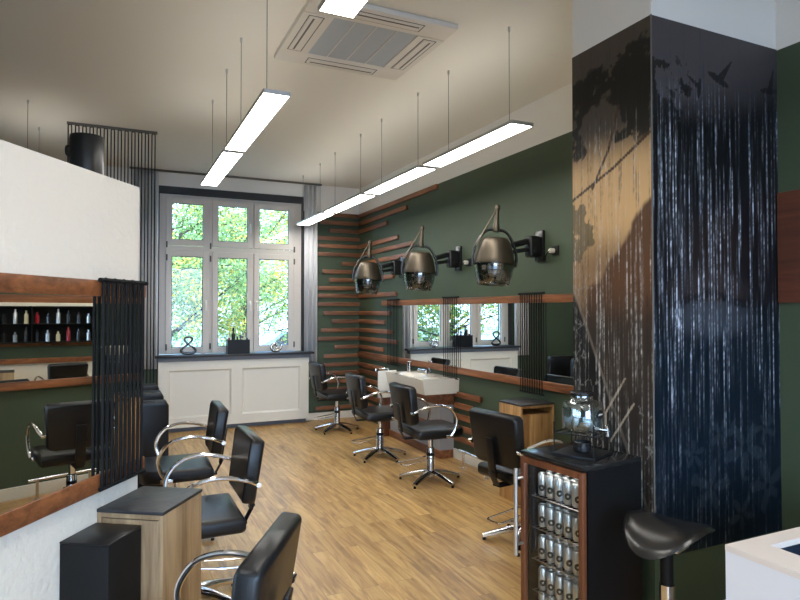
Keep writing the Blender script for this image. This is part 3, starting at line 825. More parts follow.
# top surface with an oval bowl, front edge bowed
bx0_, by0_, by1_ = 2.84, 5.53, 6.47
NX, NY = 30, 44
bm = bmesh.new(); gridv = []
def front(y): # outline bows out in the middle
    t = (y-6.0)/.47; return bx0_
for j in range(NY+1):
    yy = by0_+(by1_-by0_)*j/NY; row = []
    for i in range(NX+1):
        xx = front(yy)+(WX-.002-front(yy))*i/NX
        r_ = math.hypot((xx-3.02)/.165, (yy-6.02)/.32)
        z_ = .845 - .11*sm(1.0, .45, r_) + .006*sm(1.15, 1.0, r_)*(r_ > 1.0)
        row.append(bm.verts.new((xx, yy, z_)))
    gridv.append(row)
for j in range(NY):
    for i in range(NX): bm.faces.new([gridv[j][i], gridv[j][i+1], gridv[j+1][i+1], gridv[j+1][i]])
ring = gridv[0] + [gridv[j][NX] for j in range(1, NY+1)] + gridv[NY][-2::-1] + [gridv[j][0] for j in range(NY-1, 0, -1)]
def low(v):
    fx = 1 - sm(bx0_, bx0_+.30, v.co.x)
    return (v.co.x + .03*fx, v.co.y + (.01 if v.co.y < 6 else -.01), .845-.155)
lo_ = [bm.verts.new(low(v)) for v in ring]
for i in range(len(ring)):
    k = (i+1) % len(ring); bm.faces.new([ring[i], ring[k], lo_[k], lo_[i]])
bm.faces.new(lo_)
obj('basin', xf(bm, q), M['ceramic'], ws, angle=50)
bm = bmesh.new(); cyl(bm, 3.13, 6.02, .845, .90, .022, 16); tube(bm, [(3.13, 6.02, .885), (3.02, 6.0, .905)], .013, 10)
fa = obj('faucet', xf(bm, q), M['chrome'], ws)
bm = bmesh.new(); tube(bm, [(3.13, 6.02, .905), (3.10, 5.90, .925), (3.07, 5.80, .89)], .010, 8, flat=.6)
obj('lever', xf(bm, q), M['blackmetal'], fa)
obj('side_board', xf(B(2.75, 2.98, 6.475, 6.495, .55, .86, .003), q), M['trimwhite'], ws)
bm = bmesh.new(); tube(bm, smooth_path([(2.72, 6.46, .855), (2.72, 6.46, .885), (2.86, 6.46, .885), (2.86, 6.46, .855)], 3), .006, 8)
obj('towel_bar', xf(bm, q), M['chrome'], ws)
# pedestal box below: pale boards with wood bands
pd = thing('washbasin_pedestal', 'banded pedestal of pale and wooden boards under the washbasin', 'pedestal', (3.1, 6.2, 0))
q = T3((-3.1, -6.2, 0))
obj('body', xf(B(3.10, WX-.001, 5.65, 6.92, 0, .688), q), M['paleblock'], pd, False)
for z0_, z1_ in ((0, .085), (.26, .36), (.56, .688)):
    obj('wood_band', xf(B(3.088, WX-.001, 5.635, 6.93, z0_, z1_, .002), q), M['slat_y'], pd)
obj('end_post', xf(B(3.02, WX-.002, 6.935, 7.08, 0, .62, .003), q), M['ebony'], pd)
bm = bmesh.new(); lathe(bm, [(.028, 0), (.028, .115), (.024, .12)], seg=20, cap0=True, cap1=True)
o = obj('soap_dispenser', bm, M['chrome']); o.location = (3.10, 6.38, .846)
tag(o, 'small chrome soap dispenser on the far back corner of the washbasin', 'soap dispenser')

# chrome foot rail by the wall
fr_ = thing('foot_rail', 'low chrome foot rail on two posts in front of the right wall', 'foot rail', (3.12, 5.0, 0))
bm = bmesh.new(); tube(bm, [(0, -.28, .165), (0, .27, .165)], .014, 12); obj('rail', bm, M['chrome'], fr_)
for y in (-.21, .20):
    bm = bmesh.new(); cyl(bm, 0, y, .006, .155, .013, 12); cyl(bm, 0, y, 0, .008, .026, 16); obj('post', bm, M['chrome'], fr_)
fl = thing('foot_rail', 'low chrome foot rail in front of the left partition, below its mirror', 'foot rail', PMT @ Vector((-1.0, .14, 0)), az(33.9))
bm = bmesh.new(); tube(bm, [(0, -.28, .165), (0, .27, .165)], .014, 12); obj('rail', bm, M['chrome'], fl)
for y in (-.21, .20):
    bm = bmesh.new(); cyl(bm, 0, y, .006, .155, .013, 12); cyl(bm, 0, y, 0, .008, .026, 16); obj('post', bm, M['chrome'], fl)
dup(fr_, (3.12, 3.55, 0), 0, 'low chrome foot rail on the right wall behind the drinks fridge')

# ------------------------------------------------------------------ dryer hoods
def make_hood(label):
    """local origin on the wall at plate centre; hood out along -X"""
    t = thing('dryer_hood', label, 'hair dryer hood', group='wall mounted dryer hoods')
    dx = -.475
    pl = [(-.10, -.10), (-.055, -.135), (-.03, -.135), (0, -.11), (0, .12), (-.08, .115), (-.12, .06)]
    bm = B(-.03, 0, -.055, .055, -.13, .13, .008)
    obj('wall_plate', bm, M['hoodblack'], t)
    obj('joint_box', B(-.145, -.03, -.045, .045, -.10, .08, .02, 3), M['hoodblack'], t)
    bm = bmesh.new(); tube(bm, [(-.14, 0, .035), (dx+.185, 0, -.005)], .026, 14); tube(bm, [(-.14, 0, -.035), (dx+.185, 0, -.06)], .018, 12)
    obj('arm', bm, M['hoodblack'], t)
    tilt = T3((dx, 0, -.165)) @ RY_(R(4)) @ Matrix.Scale(.95, 4)
    # z = 0 at the visor's top edge
    bm = bmesh.new(); lathe(bm, [(.176, -.006), (.178, .012), (.172, .03), (.158, .09), (.130, .175), (.112, .208), (.098, .218), (.0, .222)][:-1] + [(.02, .222)], seg=40, cap1=True)
    obj('hood_shell', xf(bm, tilt), M['gun'], t)
    bm = bmesh.new(); lathe(bm, [(.170, -.004), (.171, -.03), (.158, -.10), (.136, -.17), (.128, -.178), (.124, -.170), (.150, -.098), (.164, -.03), (.164, -.004)], seg=40)
    v = obj('visor', xf(bm, tilt), M['visor'], t)
    bm = bmesh.new()
    for k, z_ in enumerate((-.035, -.07, -.105, -.14)):
        rr = .158-.0078*k*1.6; lathe(bm, [(rr, z_), (rr+.003, z_+.004), (rr, z_+.008), (rr-.004, z_+.004), (rr, z_)], seg=36)
    lathe(bm, [(.127, -.178), (.132, -.183), (.137, -.176), (.132, -.170), (.127, -.178)], seg=36)
    obj('rib', xf(bm, tilt), M['visor'], v)
    bm = bmesh.new(); lathe(bm, [(.055, .0), (.06, -.03), (.045, -.09), (.02, -.11)], seg=20, cap0=True, cap1=True)
    obj('heater', xf(bm, tilt), M['steel'], t)
    # yoke: straps from both sides meeting under the head piece
    bm = bmesh.new()
    for s_ in (-1, 1):
        tube(bm, smooth_path([(.186*s_, 0, -.02), (.190*s_, 0, .05), (.172*s_, 0, .14), (.125*s_, 0, .235), (.07*s_, 0, .285), (0, 0, .295)], 5), .015, 10, flat=.8)
    xf(bm, RZ(R(-22)))
    obj('yoke', xf(bm, tilt), M['hoodblack'], t)
    bm = bmesh.new()
    lathe(bm, [(.030, .278), (.034, .30), (.026, .33), (.020, .41), (.017, .46), (.024, .465), (.024, .50), (.012, .51)], seg=18, cap0=True, cap1=True)
    obj('head_piece', xf(bm, tilt), M['gun'], t)
    bm = bmesh.new()
    tube(bm, smooth_path([(-.01, .0, .46), (-.06, .02, .36), (-.12, .03, .24), (-.165, .04, .14)], 5), .007, 8)
    obj('spring_arm', xf(bm, tilt), M['gun'], t)
    return t
h0 = make_hood('black and bronze dryer hood nearest the camera, largest of three on the green wall')
h0.location = (WX, 4.17, 2.10)
dup(h0, (WX, 5.52, 2.10), None, 'middle dryer hood of the three on the green wall above the mirror')
dup(h0, (WX, 6.92, 2.10), None, 'dryer hood farthest from the camera, beside the wooden slats')
for (y, z, lab) in ((3.98, 2.045, 'black wall socket with white plug nearest the column'), (5.33, 2.045, 'black wall socket with white plug between the first two dryer hoods')):
    t = thing('wall_socket', lab, 'socket', (WX, y, z), group='wall sockets for the dryer hoods')
    obj('socket_plate', B(-.012, 0, -.04, .04, -.04, .04, .003), M['blackmetal'], t)
    bm = bmesh.new(); tube(bm, [(-.010, .015, 0), (-.05, .015, 0)], .02, 16); obj('plug', bm, M['plug'], t)
    tag(obj('power_cable', tube(bmesh.new(), smooth_path([(WX-.05, y+.015, z), (WX-.06, y+.05, z-.03), (WX-.03, y+.10, z-.075), (WX-.012, y+.16, z-.07), (WX-.012, y+.19, z-.03)], 6), .005, 8), M['cord']),
        'thin black cable from socket to ' + ('the nearest dryer hood' if y < 4.5 else 'the middle dryer hood'), 'cable', 'power cables of the dryer hoods')

# ------------------------------------------------------------------ pendant strip lamps
LZ = 2.73
def make_lamp(x0, x1, y0, y1, label, group):
    t = thing('pendant_strip_lamp', label, 'lamp', ((x0+x1)/2, (y0+y1)/2, LZ), group=group)
    w = (x1-x0)/2; l = (y1-y0)/2
    bm = bmesh.new(); box(bm, -w, w, -l, l, .006, .022, .002); box(bm, -w, -w+.005, -l, l, 0, .006); box(bm, w-.005, w, -l, l, 0, .006)
    box(bm, -w+.005, w-.005, -l, -l+.012, 0, .006); box(bm, -w+.005, w-.005, l-.012, l, 0, .006)
    obj('lamp_housing', bm, M['alu'], t, False)
    obj('diffuser', B(-w+.005, w-.005, -l+.012, l-.012, .001, .006), M['diffuser'], t, False)
    obj('added_uplight_panel', B(-w+.02, w-.02, -l+.03, l-.03, .0222, .024), M['fill_uplight'], t, False)  # added glowing sheet on the housing that lifts the ceiling brightness
    return t
def wire(t, x, y):
    ox, oy = t.location.x, t.location.y
    bm = bmesh.new(); tube(bm, [(x-ox, y-oy, .02), (x-ox, y-oy, CZ-LZ)], .0022, 6); w = obj('suspension_wire', bm, M['wire'], t)
    bm = bmesh.new(); cyl(bm, x-ox, y-oy, CZ-LZ-.03, CZ-LZ-.0005, .008, 10); obj('ceiling_fixing', bm, M['alu'], w)
rg = 'hanging strip lamps of the right row'
for i, (a_, b_, ws_, lab) in enumerate(((3.15, 4.38, (3.2, 3.98), 'white strip lamp of the right row nearest the camera'), (4.45, 5.67, (4.49, 5.25), 'second white strip lamp of the right row from the camera'),
                              (5.75, 6.96, (5.79, 6.59), 'third white strip lamp of the right row from the camera'), (7.05, 8.15, (7.15, 7.9), 'white strip lamp of the right row nearest the window'))):
    t = make_lamp(2.245, 2.415, a_, b_, lab, rg)
    for y in ws_: wire(t, 2.262, y)
lg = 'hanging strip lamps of the middle row'
for a_, b_, ws_, lab in ((1.0, 2.30, (1.1,), 'white strip lamp cut off by the top edge in front of the ceiling vent'), (3.27, 4.57, (3.32, 4.08), 'middle row white strip lamp left of the ceiling cassette'), (4.63, 5.95, (4.66, 5.39), 'middle row white strip lamp nearest the window')):
    t = make_lamp(.715, .865, a_, b_, lab, lg)
    for y in ws_: wire(t, .745, y)
t = make_lamp(-.72, -.56, 5.98, 7.22, 'left row strip lamp behind the partition, its wires beside the black cylinder', 'hanging strip lamps of the left row'); wire(t, -.69, 6.06); wire(t, -.69, 6.92)
for i, (a_, b_) in enumerate(((-1.6, -.35), (-.3, .95))):
    t = make_lamp(2.245, 2.415, a_, b_, ('white strip lamp of the right row behind the camera, farther one', 'white strip lamp of the right row just behind the camera')[i], rg); wire(t, 2.262, a_+.05); wire(t, 2.262, b_-.1)
t = make_lamp(-.72, -.56, .2, 1.45, 'left row strip lamp over the waiting side beside the camera', 'hanging strip lamps of the left row'); wire(t, -.69, .3); wire(t, -.69, 1.3)

# ------------------------------------------------------------------ ceiling air conditioning cassette
ac = thing('ceiling_cassette', 'square white ceiling air conditioner with grey grille', 'air conditioner', (1.475, 3.775, CZ))
bm = bmesh.new(); s = .475; z0, z1 = -.035, 0
box(bm, -s, s, -s, -.285, z0, z1, .008); box(bm, -s, s, .285, s, z0, z1, .008); box(bm, -s, -.285, -.285, .285, z0, z1); box(bm, .285, s, -.285, .285, z0, z1)
obj('frame', bm, M['acwhite'], ac)
bm = bmesh.new(); box(bm, -.285, .285, -.285, .285, -.028, -.005)
gr = obj('intake_grille', bm, M['acgrille'], ac, False)
bm = bmesh.new()
for k in range(-1, 2): box(bm, k*.143-.003, k*.143+.003, -.285, .285, -.031, -.027)
obj('grille_bar', bm, M['acwhite'], gr, False)
for k in range(4):
    bm = bmesh.new(); box(bm, -.25, .25, .345, .425, -.040, -.034, .002); box(bm, -.235, .235, .39, .402, -.0415, -.0395, mi=1); xf(bm, RZ(k*PI/2))
    obj('air_flap', bm, [M['acwhite'], M['slot']], ac, False)
    bm = bmesh.new()
    for q_ in ((-.256, .256, .336, .342), (-.256, .256, .428, .434), (-.262, -.256, .336, .434), (.256, .262, .336, .434)): box(bm, q_[0], q_[1], q_[2], q_[3], -.0362, -.0345)
    obj('flap_joint', xf(bm, RZ(k*PI/2)), M['slot'], ac, False)

# ------------------------------------------------------------------ drinks fridge
fa_ = R(4)   # door plane turned slightly
F2 = Vector((1.87, 2.10, 0))
fridge = thing('drinks_fridge', 'black drinks fridge with wood-framed glass door full of silver cans', 'fridge', F2, fa_+0)
# local: x into the fridge (away from the room), y along the door (0 near corner .. W far)
W, D, H = .405, .395, .86
yaw = R(6.5)
fridge.rotation_euler = (0, 0, yaw-0)
th = .03
bm = bmesh.new()
box(bm, .03, D, 0, th, .02, H-.022); box(bm, .03, D, W-th, W, .02, H-.022); box(bm, D-th, D, th, W-th, .02, H-.022)
box(bm, .03, D-th, th, W-th, .02, .06); box(bm, .03, D-th, th, W-th, H-.05, H-.022)
obj('cabinet_body', bm, M['blackmetal'], fridge, False)
obj('top_panel', B(.005, D, -.003, W+.003, H-.022, H, .004), mat('glossy_black_top', (.012, .012, .013, 1), .15), fridge)
bm = bmesh.new()
for a_, b_ in ((.05, .05), (.05, W-.05), (D-.05, .05), (D-.05, W-.05)): cyl(bm, a_, b_, 0, .02, .018, 12)
obj('foot', bm, M['blackmatt'], fridge)
fw = .030
bm = bmesh.new(); box(bm, 0, .026, .004, fw, .03, H-.026, .003); box(bm, 0, .026, W-fw, W-.004, .03, H-.026, .003); box(bm, 0.0005, .0255, fw, W-fw, .03, .03+fw); box(bm, .0005, .0255, fw, W-fw, H-.026-fw, H-.026)
door = obj('door', bm, M['ebony'], fridge)
obj('glass', B(.010, .016, fw-.002, W-fw+.002, .03+fw-.002, H-.024-fw), M['fridgeglass'], door, False)
bm = bmesh.new(); tube(bm, [(-.045, W-.02, .36), (-.045, W-.02, .78)], .010, 12); tube(bm, [(-.045, W-.02, .41), (0, W-.02, .41)], .007, 10); tube(bm, [(-.045, W-.02, .73), (0, W-.02, .73)], .007, 10)
obj('handle', bm, M['steel'], door)
shz = [.640, .486, .332, .178, .062]
for z_ in shz:
    bm = bmesh.new()
    tube(bm, [(.05, th+.004, z_), (.05, W-th-.004, z_)], .0035, 6); tube(bm, [(D-.05, th+.004, z_), (D-.05, W-th-.004, z_)], .0035, 6)
    for k in range(13): tube(bm, [(.05, th+.012+k*(W-2*th-.024)/12, z_+.002), (D-.05, th+.012+k*(W-2*th-.024)/12, z_+.002)], .0016, 5)
    obj('wire_shelf', bm, M['steel'], fridge)
# inside lighting strip of the fridge
obj('light_strip', B(.040, .055, th+.02, W-th-.02, H-.058, H-.051), mat('fridge_light', (1, 1, 1, 1), .5, emis=(1, .97, .9, 1), estr=6), fridge, False)

def make_can():
    t = thing('drink_can', 'x', 'can', group='silver cans in the drinks fridge')
    bm = bmesh.new(); lathe(bm, [(.016, 0), (.0205, .006), (.0225, .012), (.0225, .098), (.0185, .108), (.0175, .109), (.0175, .1065), (.002, .1065)], seg=20, cap0=True, cap1=True)
    obj('can_body', bm, M['can'], t)
    bm = bmesh.new(); N = 12   # round dark print wrapped on the wall of the can, facing the door (-x)
    rings = []
    for r_ in (.005, .011, .0165):
        rings.append([bm.verts.new((-.0229*math.cos(r_*math.cos(2*PI*k/N)/.0229), -.0229*math.sin(r_*math.cos(2*PI*k/N)/.0229), .040+r_*math.sin(2*PI*k/N))) for k in range(N)])
    for i in range(2):
        for k in range(N): bm.faces.new([rings[i][k], rings[i][(k+1) % N], rings[i+1][(k+1) % N], rings[i+1][k]])
    obj('round_logo', bm, M['canlogo'], t)
    return t
can0 = make_can(); first = True
RM = T3(F2) @ RZ(yaw)
for si, z_ in enumerate(shz[:5]):
    for ri, xd in enumerate((.085, .135)):
        for ci in range(6):
            yd = W-th-.040-ci*.0555
            if yd < th+.022: continue
            p = RM @ Vector((xd, yd, z_+.004))
            lab = 'silver can, %s shelf of the drinks fridge, %s from the handle, %s row' % (['top', 'second', 'third', 'fourth', 'lowest'][si], ['first', 'second', 'third', 'fourth', 'fifth', 'sixth'][ci], ['front', 'back'][ri])
            rot = yaw + R(40+3*ci) + random.uniform(-.2, .2)
            if first: can0.location = p; can0.rotation_euler = (0, 0, rot+R(50)*0); can0['label'] = lab; first = False
            else: dup(can0, p, rot, lab)

# glass drinks dispenser on the fridge
dc = RM @ Vector((.20, .185, H))
st = thing('dispenser_stand', 'black wire stand under the glass drinks dispenser on the fridge', 'stand', dc, R(25))
bm = bmesh.new(); s = .098
for a_, b_ in ((-s, -s), (s, -s), (s, s), (-s, s)): tube(bm, [(a_, b_, .012), (a_, b_, .16)], .003, 8)
for z_ in (.107,): 
    pts = [(-s, -s, z_), (s, -s, z_), (s, s, z_), (-s, s, z_)]; tube(bm, pts, .0032, 8, closed=True)
tube(bm, [(-s, -s, .107), (s, s, .107)], .003, 6); tube(bm, [(s, -s, .107), (-s, s, .107)], .003, 6)
obj('wire_frame', bm, M['blackmetal'], st)
obj('base_plate', B(-.108, .108, -.108, .108, 0, .012, .003), M['blackmetal'], st)
bm = bmesh.new(); lathe(bm, [(.036, .013), (.042, .02), (.044, .060), (.040, .062), (.038, .022)], seg=24, cap0=True, cap1=True)
tag(obj('drip_cup', bm, M['hoodblack'], None), 'small black cup below the glass dispenser on the fridge', 'cup').location = dc + Vector((0, 0, 0))
jar = thing('drinks_dispenser', 'clear glass drinks dispenser jar with tap on the fridge', 'drinks dispenser', dc + Vector((0, 0, .112)), R(25))
jar.scale = (1.12, 1.12, .88)
def sq(r, z, k=.62):   # rounded-square ring
    pts = []
    for i in range(40):
        a_ = 2*PI*i/40; c, s_ = math.cos(a_), math.sin(a_); n_ = 4
        d_ = (abs(c)**n_+abs(s_)**n_)**(-1/n_); d_ = 1+(d_-1)*k
        pts.append((r*c*d_, r*s_*d_, z))
    return pts
bm = bmesh.new()
rings = [[bm.verts.new(p) for p in sq(r, z, k)] for r, z, k in ((.02, .004, .2), (.06, .0, .5), (.074, .008, .62), (.078, .03, .62), (.078, .135, .62), (.070, .158, .5), (.050, .170, .1), (.046, .178, 0), (.046, .20, 0), (.042, .20, 0), (.042, .178, 0), (.048, .166, .1), (.066, .154, .5), (.0735, .133, .62), (.0735, .03, .62), (.068, .013, .62), (.05, .009, .4), (.015, .011, .1))]
for i in range(len(rings)-1):
    for k in range(40): bm.faces.new([rings[i][k], rings[i][(k+1) % 40], rings[i+1][(k+1) % 40], rings[i+1][k]])
jb = obj('jar_body', bm, M['dispglass'], jar)
bm = bmesh.new(); lathe(bm, [(.047, .195), (.050, .197), (.050, .212), (.047, .215), (.02, .216)], seg=28, cap0=True, cap1=True)
obj('lid', bm, M['hoodblack'], jar)
# raised glass lettering bands of the jar, and the chalk label
prism(bm := bmesh.new(), [(-.036, .098), (-.030, .112), (-.012, .118), (0, .124), (.012, .118), (.030, .112), (.036, .098), (.030, .084), (.012, .078), (0, .074), (-.012, .078), (-.030, .084)], -.0815, -.0790, 'Y', 0)
lb = obj('label_plate', bm, M['blackmatt'], jar, False)
bm = bmesh.new(); tube(bm, smooth_path([(-.02, -.082, .095), (-.012, -.082, .104), (-.006, -.082, .094), (.002, -.082, .103), (.010, -.082, .096), (.020, -.082, .101)], 4), .0014, 5)
obj('chalk_line', bm, M['trimwhite'], lb)
bm = bmesh.new()
for z_ in (.150, .056, .044): tube(bm, [(-.05, -.0765, z_), (-.02, -.0795, z_), (.03, -.0795, z_), (.05, -.0765, z_)], .0016, 5)
for k in range(9):
    tube(bm, [(-.045+k*.011, -.0795, .060), (-.041+k*.011, -.0795, .070)], .0014, 5)
obj('embossed_pattern', bm, M['dispglass'], jar)
bm = bmesh.new(); tube(bm, [(0, -.076, .020), (0, -.115, .020)], .009, 12); tube(bm, [(0, -.11, .03), (0, -.112, -.012)], .008, 12); tube(bm, [(0, -.11, .03), (0, -.11, .047)], .004, 8); box(bm, -.018, .018, -.114, -.106, .044, .05, .002)
obj('tap', bm, M['chrome'], jar)

# ------------------------------------------------------------------ saddle stool
stl = thing('saddle_stool', 'black leather saddle stool on a thin post in front of the mural', 'stool', (2.08, 1.84, 0), az(72))
bm = bmesh.new(); N = 28
top, bot = [], []
# local: x = crest direction (front/back), y = across (droops)
for j in range(N+1):
    rt, rb = [], []
    for i in range(N+1):
        a_ = -1+2*i/N; b_ = -1+2*j/N
        # square to disc
        X2 = a_*math.sqrt(max(0, 1-b_*b_/2)); Y2 = b_*math.sqrt(max(0, 1-a_*a_/2))
        r_ = min(1, math.hypot(X2, Y2))
        xx = X2*.17*(1+.08*Y2); yy = Y2*(.215+.02*X2)
        zc = .655 - .070*abs(Y2)**1.8 + .020*X2*X2 
        tt = .030*math.sqrt(max(0, 1-r_**4))
        pt = Vector((xx, yy, zc+tt)); pb = Vector((xx*.97, yy*.97, zc-.6*tt))
        rt.append(bm.verts.new(pt)); rb.append(bm.verts.new(pb))
    top.append(rt); bot.append(rb)
for j in range(N):
    for i in range(N):
        bm.faces.new([top[j][i], top[j][i+1], top[j+1][i+1], top[j+1][i]])
        bm.faces.new([bot[j][i], bot[j+1][i], bot[j+1][i+1], bot[j][i+1]])
bmesh.ops.remove_doubles(bm, verts=bm.verts[:], dist=.0006)
obj('saddle_seat', bm, mat('polished_black_leather', (.012, .011, .010, 1), .24, spec=.7, bump=.03, bump_scale=200), stl, angle=70)
bm = bmesh.new(); box(bm, -.07, .07, -.055, .055, .575, .592, .004); tube(bm, [(-.02, .05, .583), (-.02, .15, .555)], .006, 8)
obj('seat_plate', bm, M['steel'], stl)
bm = bmesh.new(); lathe(bm, [(.026, .42), (.026, .575)], seg=20, cap0=True, cap1=True); obj('sleeve', bm, M['blackmatt'], stl)
bm = bmesh.new(); lathe(bm, [(.045, .05), (.045, .10), (.028, .12), (.028, .30), (.030, .30), (.030, .42)], seg=20, cap0=True, cap1=True); obj('gas_column', bm, M['chrome'], stl)
for k in range(5):
    an = 2*PI*k/5+.2; c, s_ = math.cos(an), math.sin(an)
    bm = bmesh.new(); tube(bm, [(0.02*c, .02*s_, .085), (.12*c, .12*s_, .078), (.21*c, .21*s_, .062)], .016, 8, flat=.7)
    lg_ = obj('base_leg', bm, M['chrome'], stl)
    bm = bmesh.new(); box(bm, -.011, .011, -.022, .022, 0, .045, .008, 3); tube(bm, [(0, 0, .04), (0, 0, .06)], .006, 8); xf(bm, T3((.205*c, .205*s_, 0)) @ RZ(an))
    obj('caster', bm, M['blackmatt'], lg_)

# ------------------------------------------------------------------ white desk
dk = thing('reception_desk', 'white desk with a dark recessed tray in the lower right corner', 'desk', (1.9, 1.436, 0))
x1d, y1d = 1.0, -1.3
bm = bmesh.new(); hz = .75; t_ = .02
# top as a ring around the recess (recess from local (.135,-.07) to (.60,-.55))
rx0, rx1, ry0, ry1 = .135, .62, -.62, -.07
box(bm, 0, rx0, y1d, 0, hz-t_, hz); box(bm, rx1, x1d, y1d, 0, hz-t_, hz); box(bm, rx0, rx1, ry1, 0, hz-t_, hz); box(bm, rx0, rx1, y1d, ry0, hz-t_, hz)
obj('desktop', bm, mat('desk_top_white', srgb(226, 214, 204), .35), dk, False)
bm = bmesh.new(); box(bm, .001, .02, y1d+.001, -.001, 0, hz-t_); box(bm, x1d-.02, x1d-.001, y1d+.001, -.001, 0, hz-t_); box(bm, .02, x1d-.02, -.02, -.001, 0, hz-t_)
obj('side_panel', bm, mat('desk_side_white', srgb(226, 226, 230), .45), dk, False)
bm = bmesh.new(); box(bm, rx0-.01, rx1+.01, ry0-.01, ry1+.01, hz-.13, hz-.12); 
for q_ in ((rx0-.01, rx0, ry0-.01, ry1+.01), (rx1, rx1+.01, ry0-.01, ry1+.01), (rx0, rx1, ry0-.01, ry0), (rx0, rx1, ry1, ry1+.01)): box(bm, *q_, hz-.12, hz-t_)
obj('tray', bm, mat('tray_blue_black', (.02, .028, .045, 1), .2), dk, False)

# ------------------------------------------------------------------ things on the window board
SZ = .982
def loop_sculpture(x, y, label, kind):
    bm = bmesh.new()
    if kind == 0:   # drop-shaped figure of eight
        pts = []; rs = []
        for i in range(72):
            t = 2*PI*i/72
            X = .085*math.sin(t)*(1-.30*math.cos(t+PI)) if False else 0
            c = math.cos(t)
            zz = .115 + .105*c*-1
            w = .075 if c > -.15 else .040
            X = math.sin(2*t)*0
            # lemniscate, lower lobe bigger
            s_ = math.sin(t); lob = math.sin(t)*math.cos(t)
            z2 = s_*.5+.5
            X = lob*(.175 if s_ < 0 else .10)
            Z = .125 + (s_*.115 if s_ < 0 else s_*.095)
            Y = .018*math.cos(t)
            pts.append((X, Y, Z)); rs.append(.013+.007*max(0, -s_)**2)
        tube(bm, pts, .015, 12, closed=True, rs=rs)
    else:           # open curl with a horn and a ball-like loop
        pts = smooth_path([(.075, .0, .235), (.050, .0, .19), (.070, .0, .13), (.085, .0, .075), (.045, .0, .022), (-.02, .0, .016), (-.055, .0, .055), (-.035, .01, .10), (.01, .015, .105), (.03, .01, .065), (.0, .0, .045)], 7)
        n = len(pts); rs = [.004+.018*math.sin(PI*min(1, (i+1)/(n*.62)) * .5) for i in range(n)]
        rs = [r_*(1 if i < n*.75 else 1-.5*(i-n*.75)/(n*.25)) for i, r_ in enumerate(rs)]
        tube(bm, pts, .015, 12, rs=rs)
    zmin = min(v.co.z for v in bm.verts)
    xf(bm, T3((0, 0, -zmin)))
    o = obj('loop_sculpture', bm, M['silver'] if kind else mat('dark_silver_glaze', (.12, .12, .12, 1), .1, metal=.9)); o.location = (x, y, SZ)
    tag(o, label, 'ornament', 'loop ornaments on the window board')
loop_sculpture(.865, 8.33, 'dark glossy figure-eight ornament on the left of the window board', 0)
loop_sculpture(2.00, 8.33, 'silver curled loop ornament on the right of the window board', 1)
bxx = thing('bottle_crate', 'black open box holding bottles in the middle of the window board', 'box', (1.495, 8.32, SZ))
bm = bmesh.new()
box(bm, -.145, .145, -.06, .06, 0, .008); box(bm, -.145, -.139, -.06, .06, .008, .185); box(bm, .139, .145, -.06, .06, .008, .185); box(bm, -.139, .139, -.06, -.054, .008, .185); box(bm, -.139, .139, .054, .06, .008, .185)
obj('body', bm, M['blackmetal'], bxx, False)
for i, (dx, dy, r_, hh_, mk, lab) in enumerate(((-.115, .0, .018, .20, 'red', 'slim dark red bottle at the left of the black box'), (-.06, .01, .024, .34, 'hoodblack', 'tall black spray bottle in the black box on the window board'), (-.012, -.02, .017, .22, 'blackglaze', 'short black bottle in the black box on the window board'),
     (.035, 0, .020, .24, 'purple', 'purple bottle in the black box on the window board'), (-.105, .033, .018, .27, 'cream', 'cream bottle at the back left of the black box'), (.085, .01, .02, .26, 'cream', 'cream bottle at the right of the black box'), (.118, -.015, .016, .20, 'purple', 'small purple bottle at the right end of the black box'))):
    bm = bmesh.new(); lathe(bm, [(r_*.9, 0), (r_, .006), (r_, hh_*.72), (r_*.45, hh_*.80), (r_*.45, hh_*.86), (r_*.62, hh_*.865), (r_*.6, hh_)], seg=16, cap0=True, cap1=True)
    o = obj('hair_product_bottle', bm, M[mk]); o.location = (1.495+dx, 8.32+dy, SZ+.009)
    tag(o, lab, 'bottle', 'hair product bottles in the black box')

# ------------------------------------------------------------------ outside
gz = -.55
bm = B(-40, 40, WY+.5, 70, gz-.1, gz)
tag(obj('garden_ground', bm, M['grass'], None, False), 'pale ground outside the window', 'ground', kind='structure')
bm = B(-40, 40, -40, BY-.4, -.15, -.05)
tag(obj('street_ground', bm, mat('street_paving', srgb(150, 152, 156), .9), None, False), 'street paving behind the camera', 'ground', kind='structure')

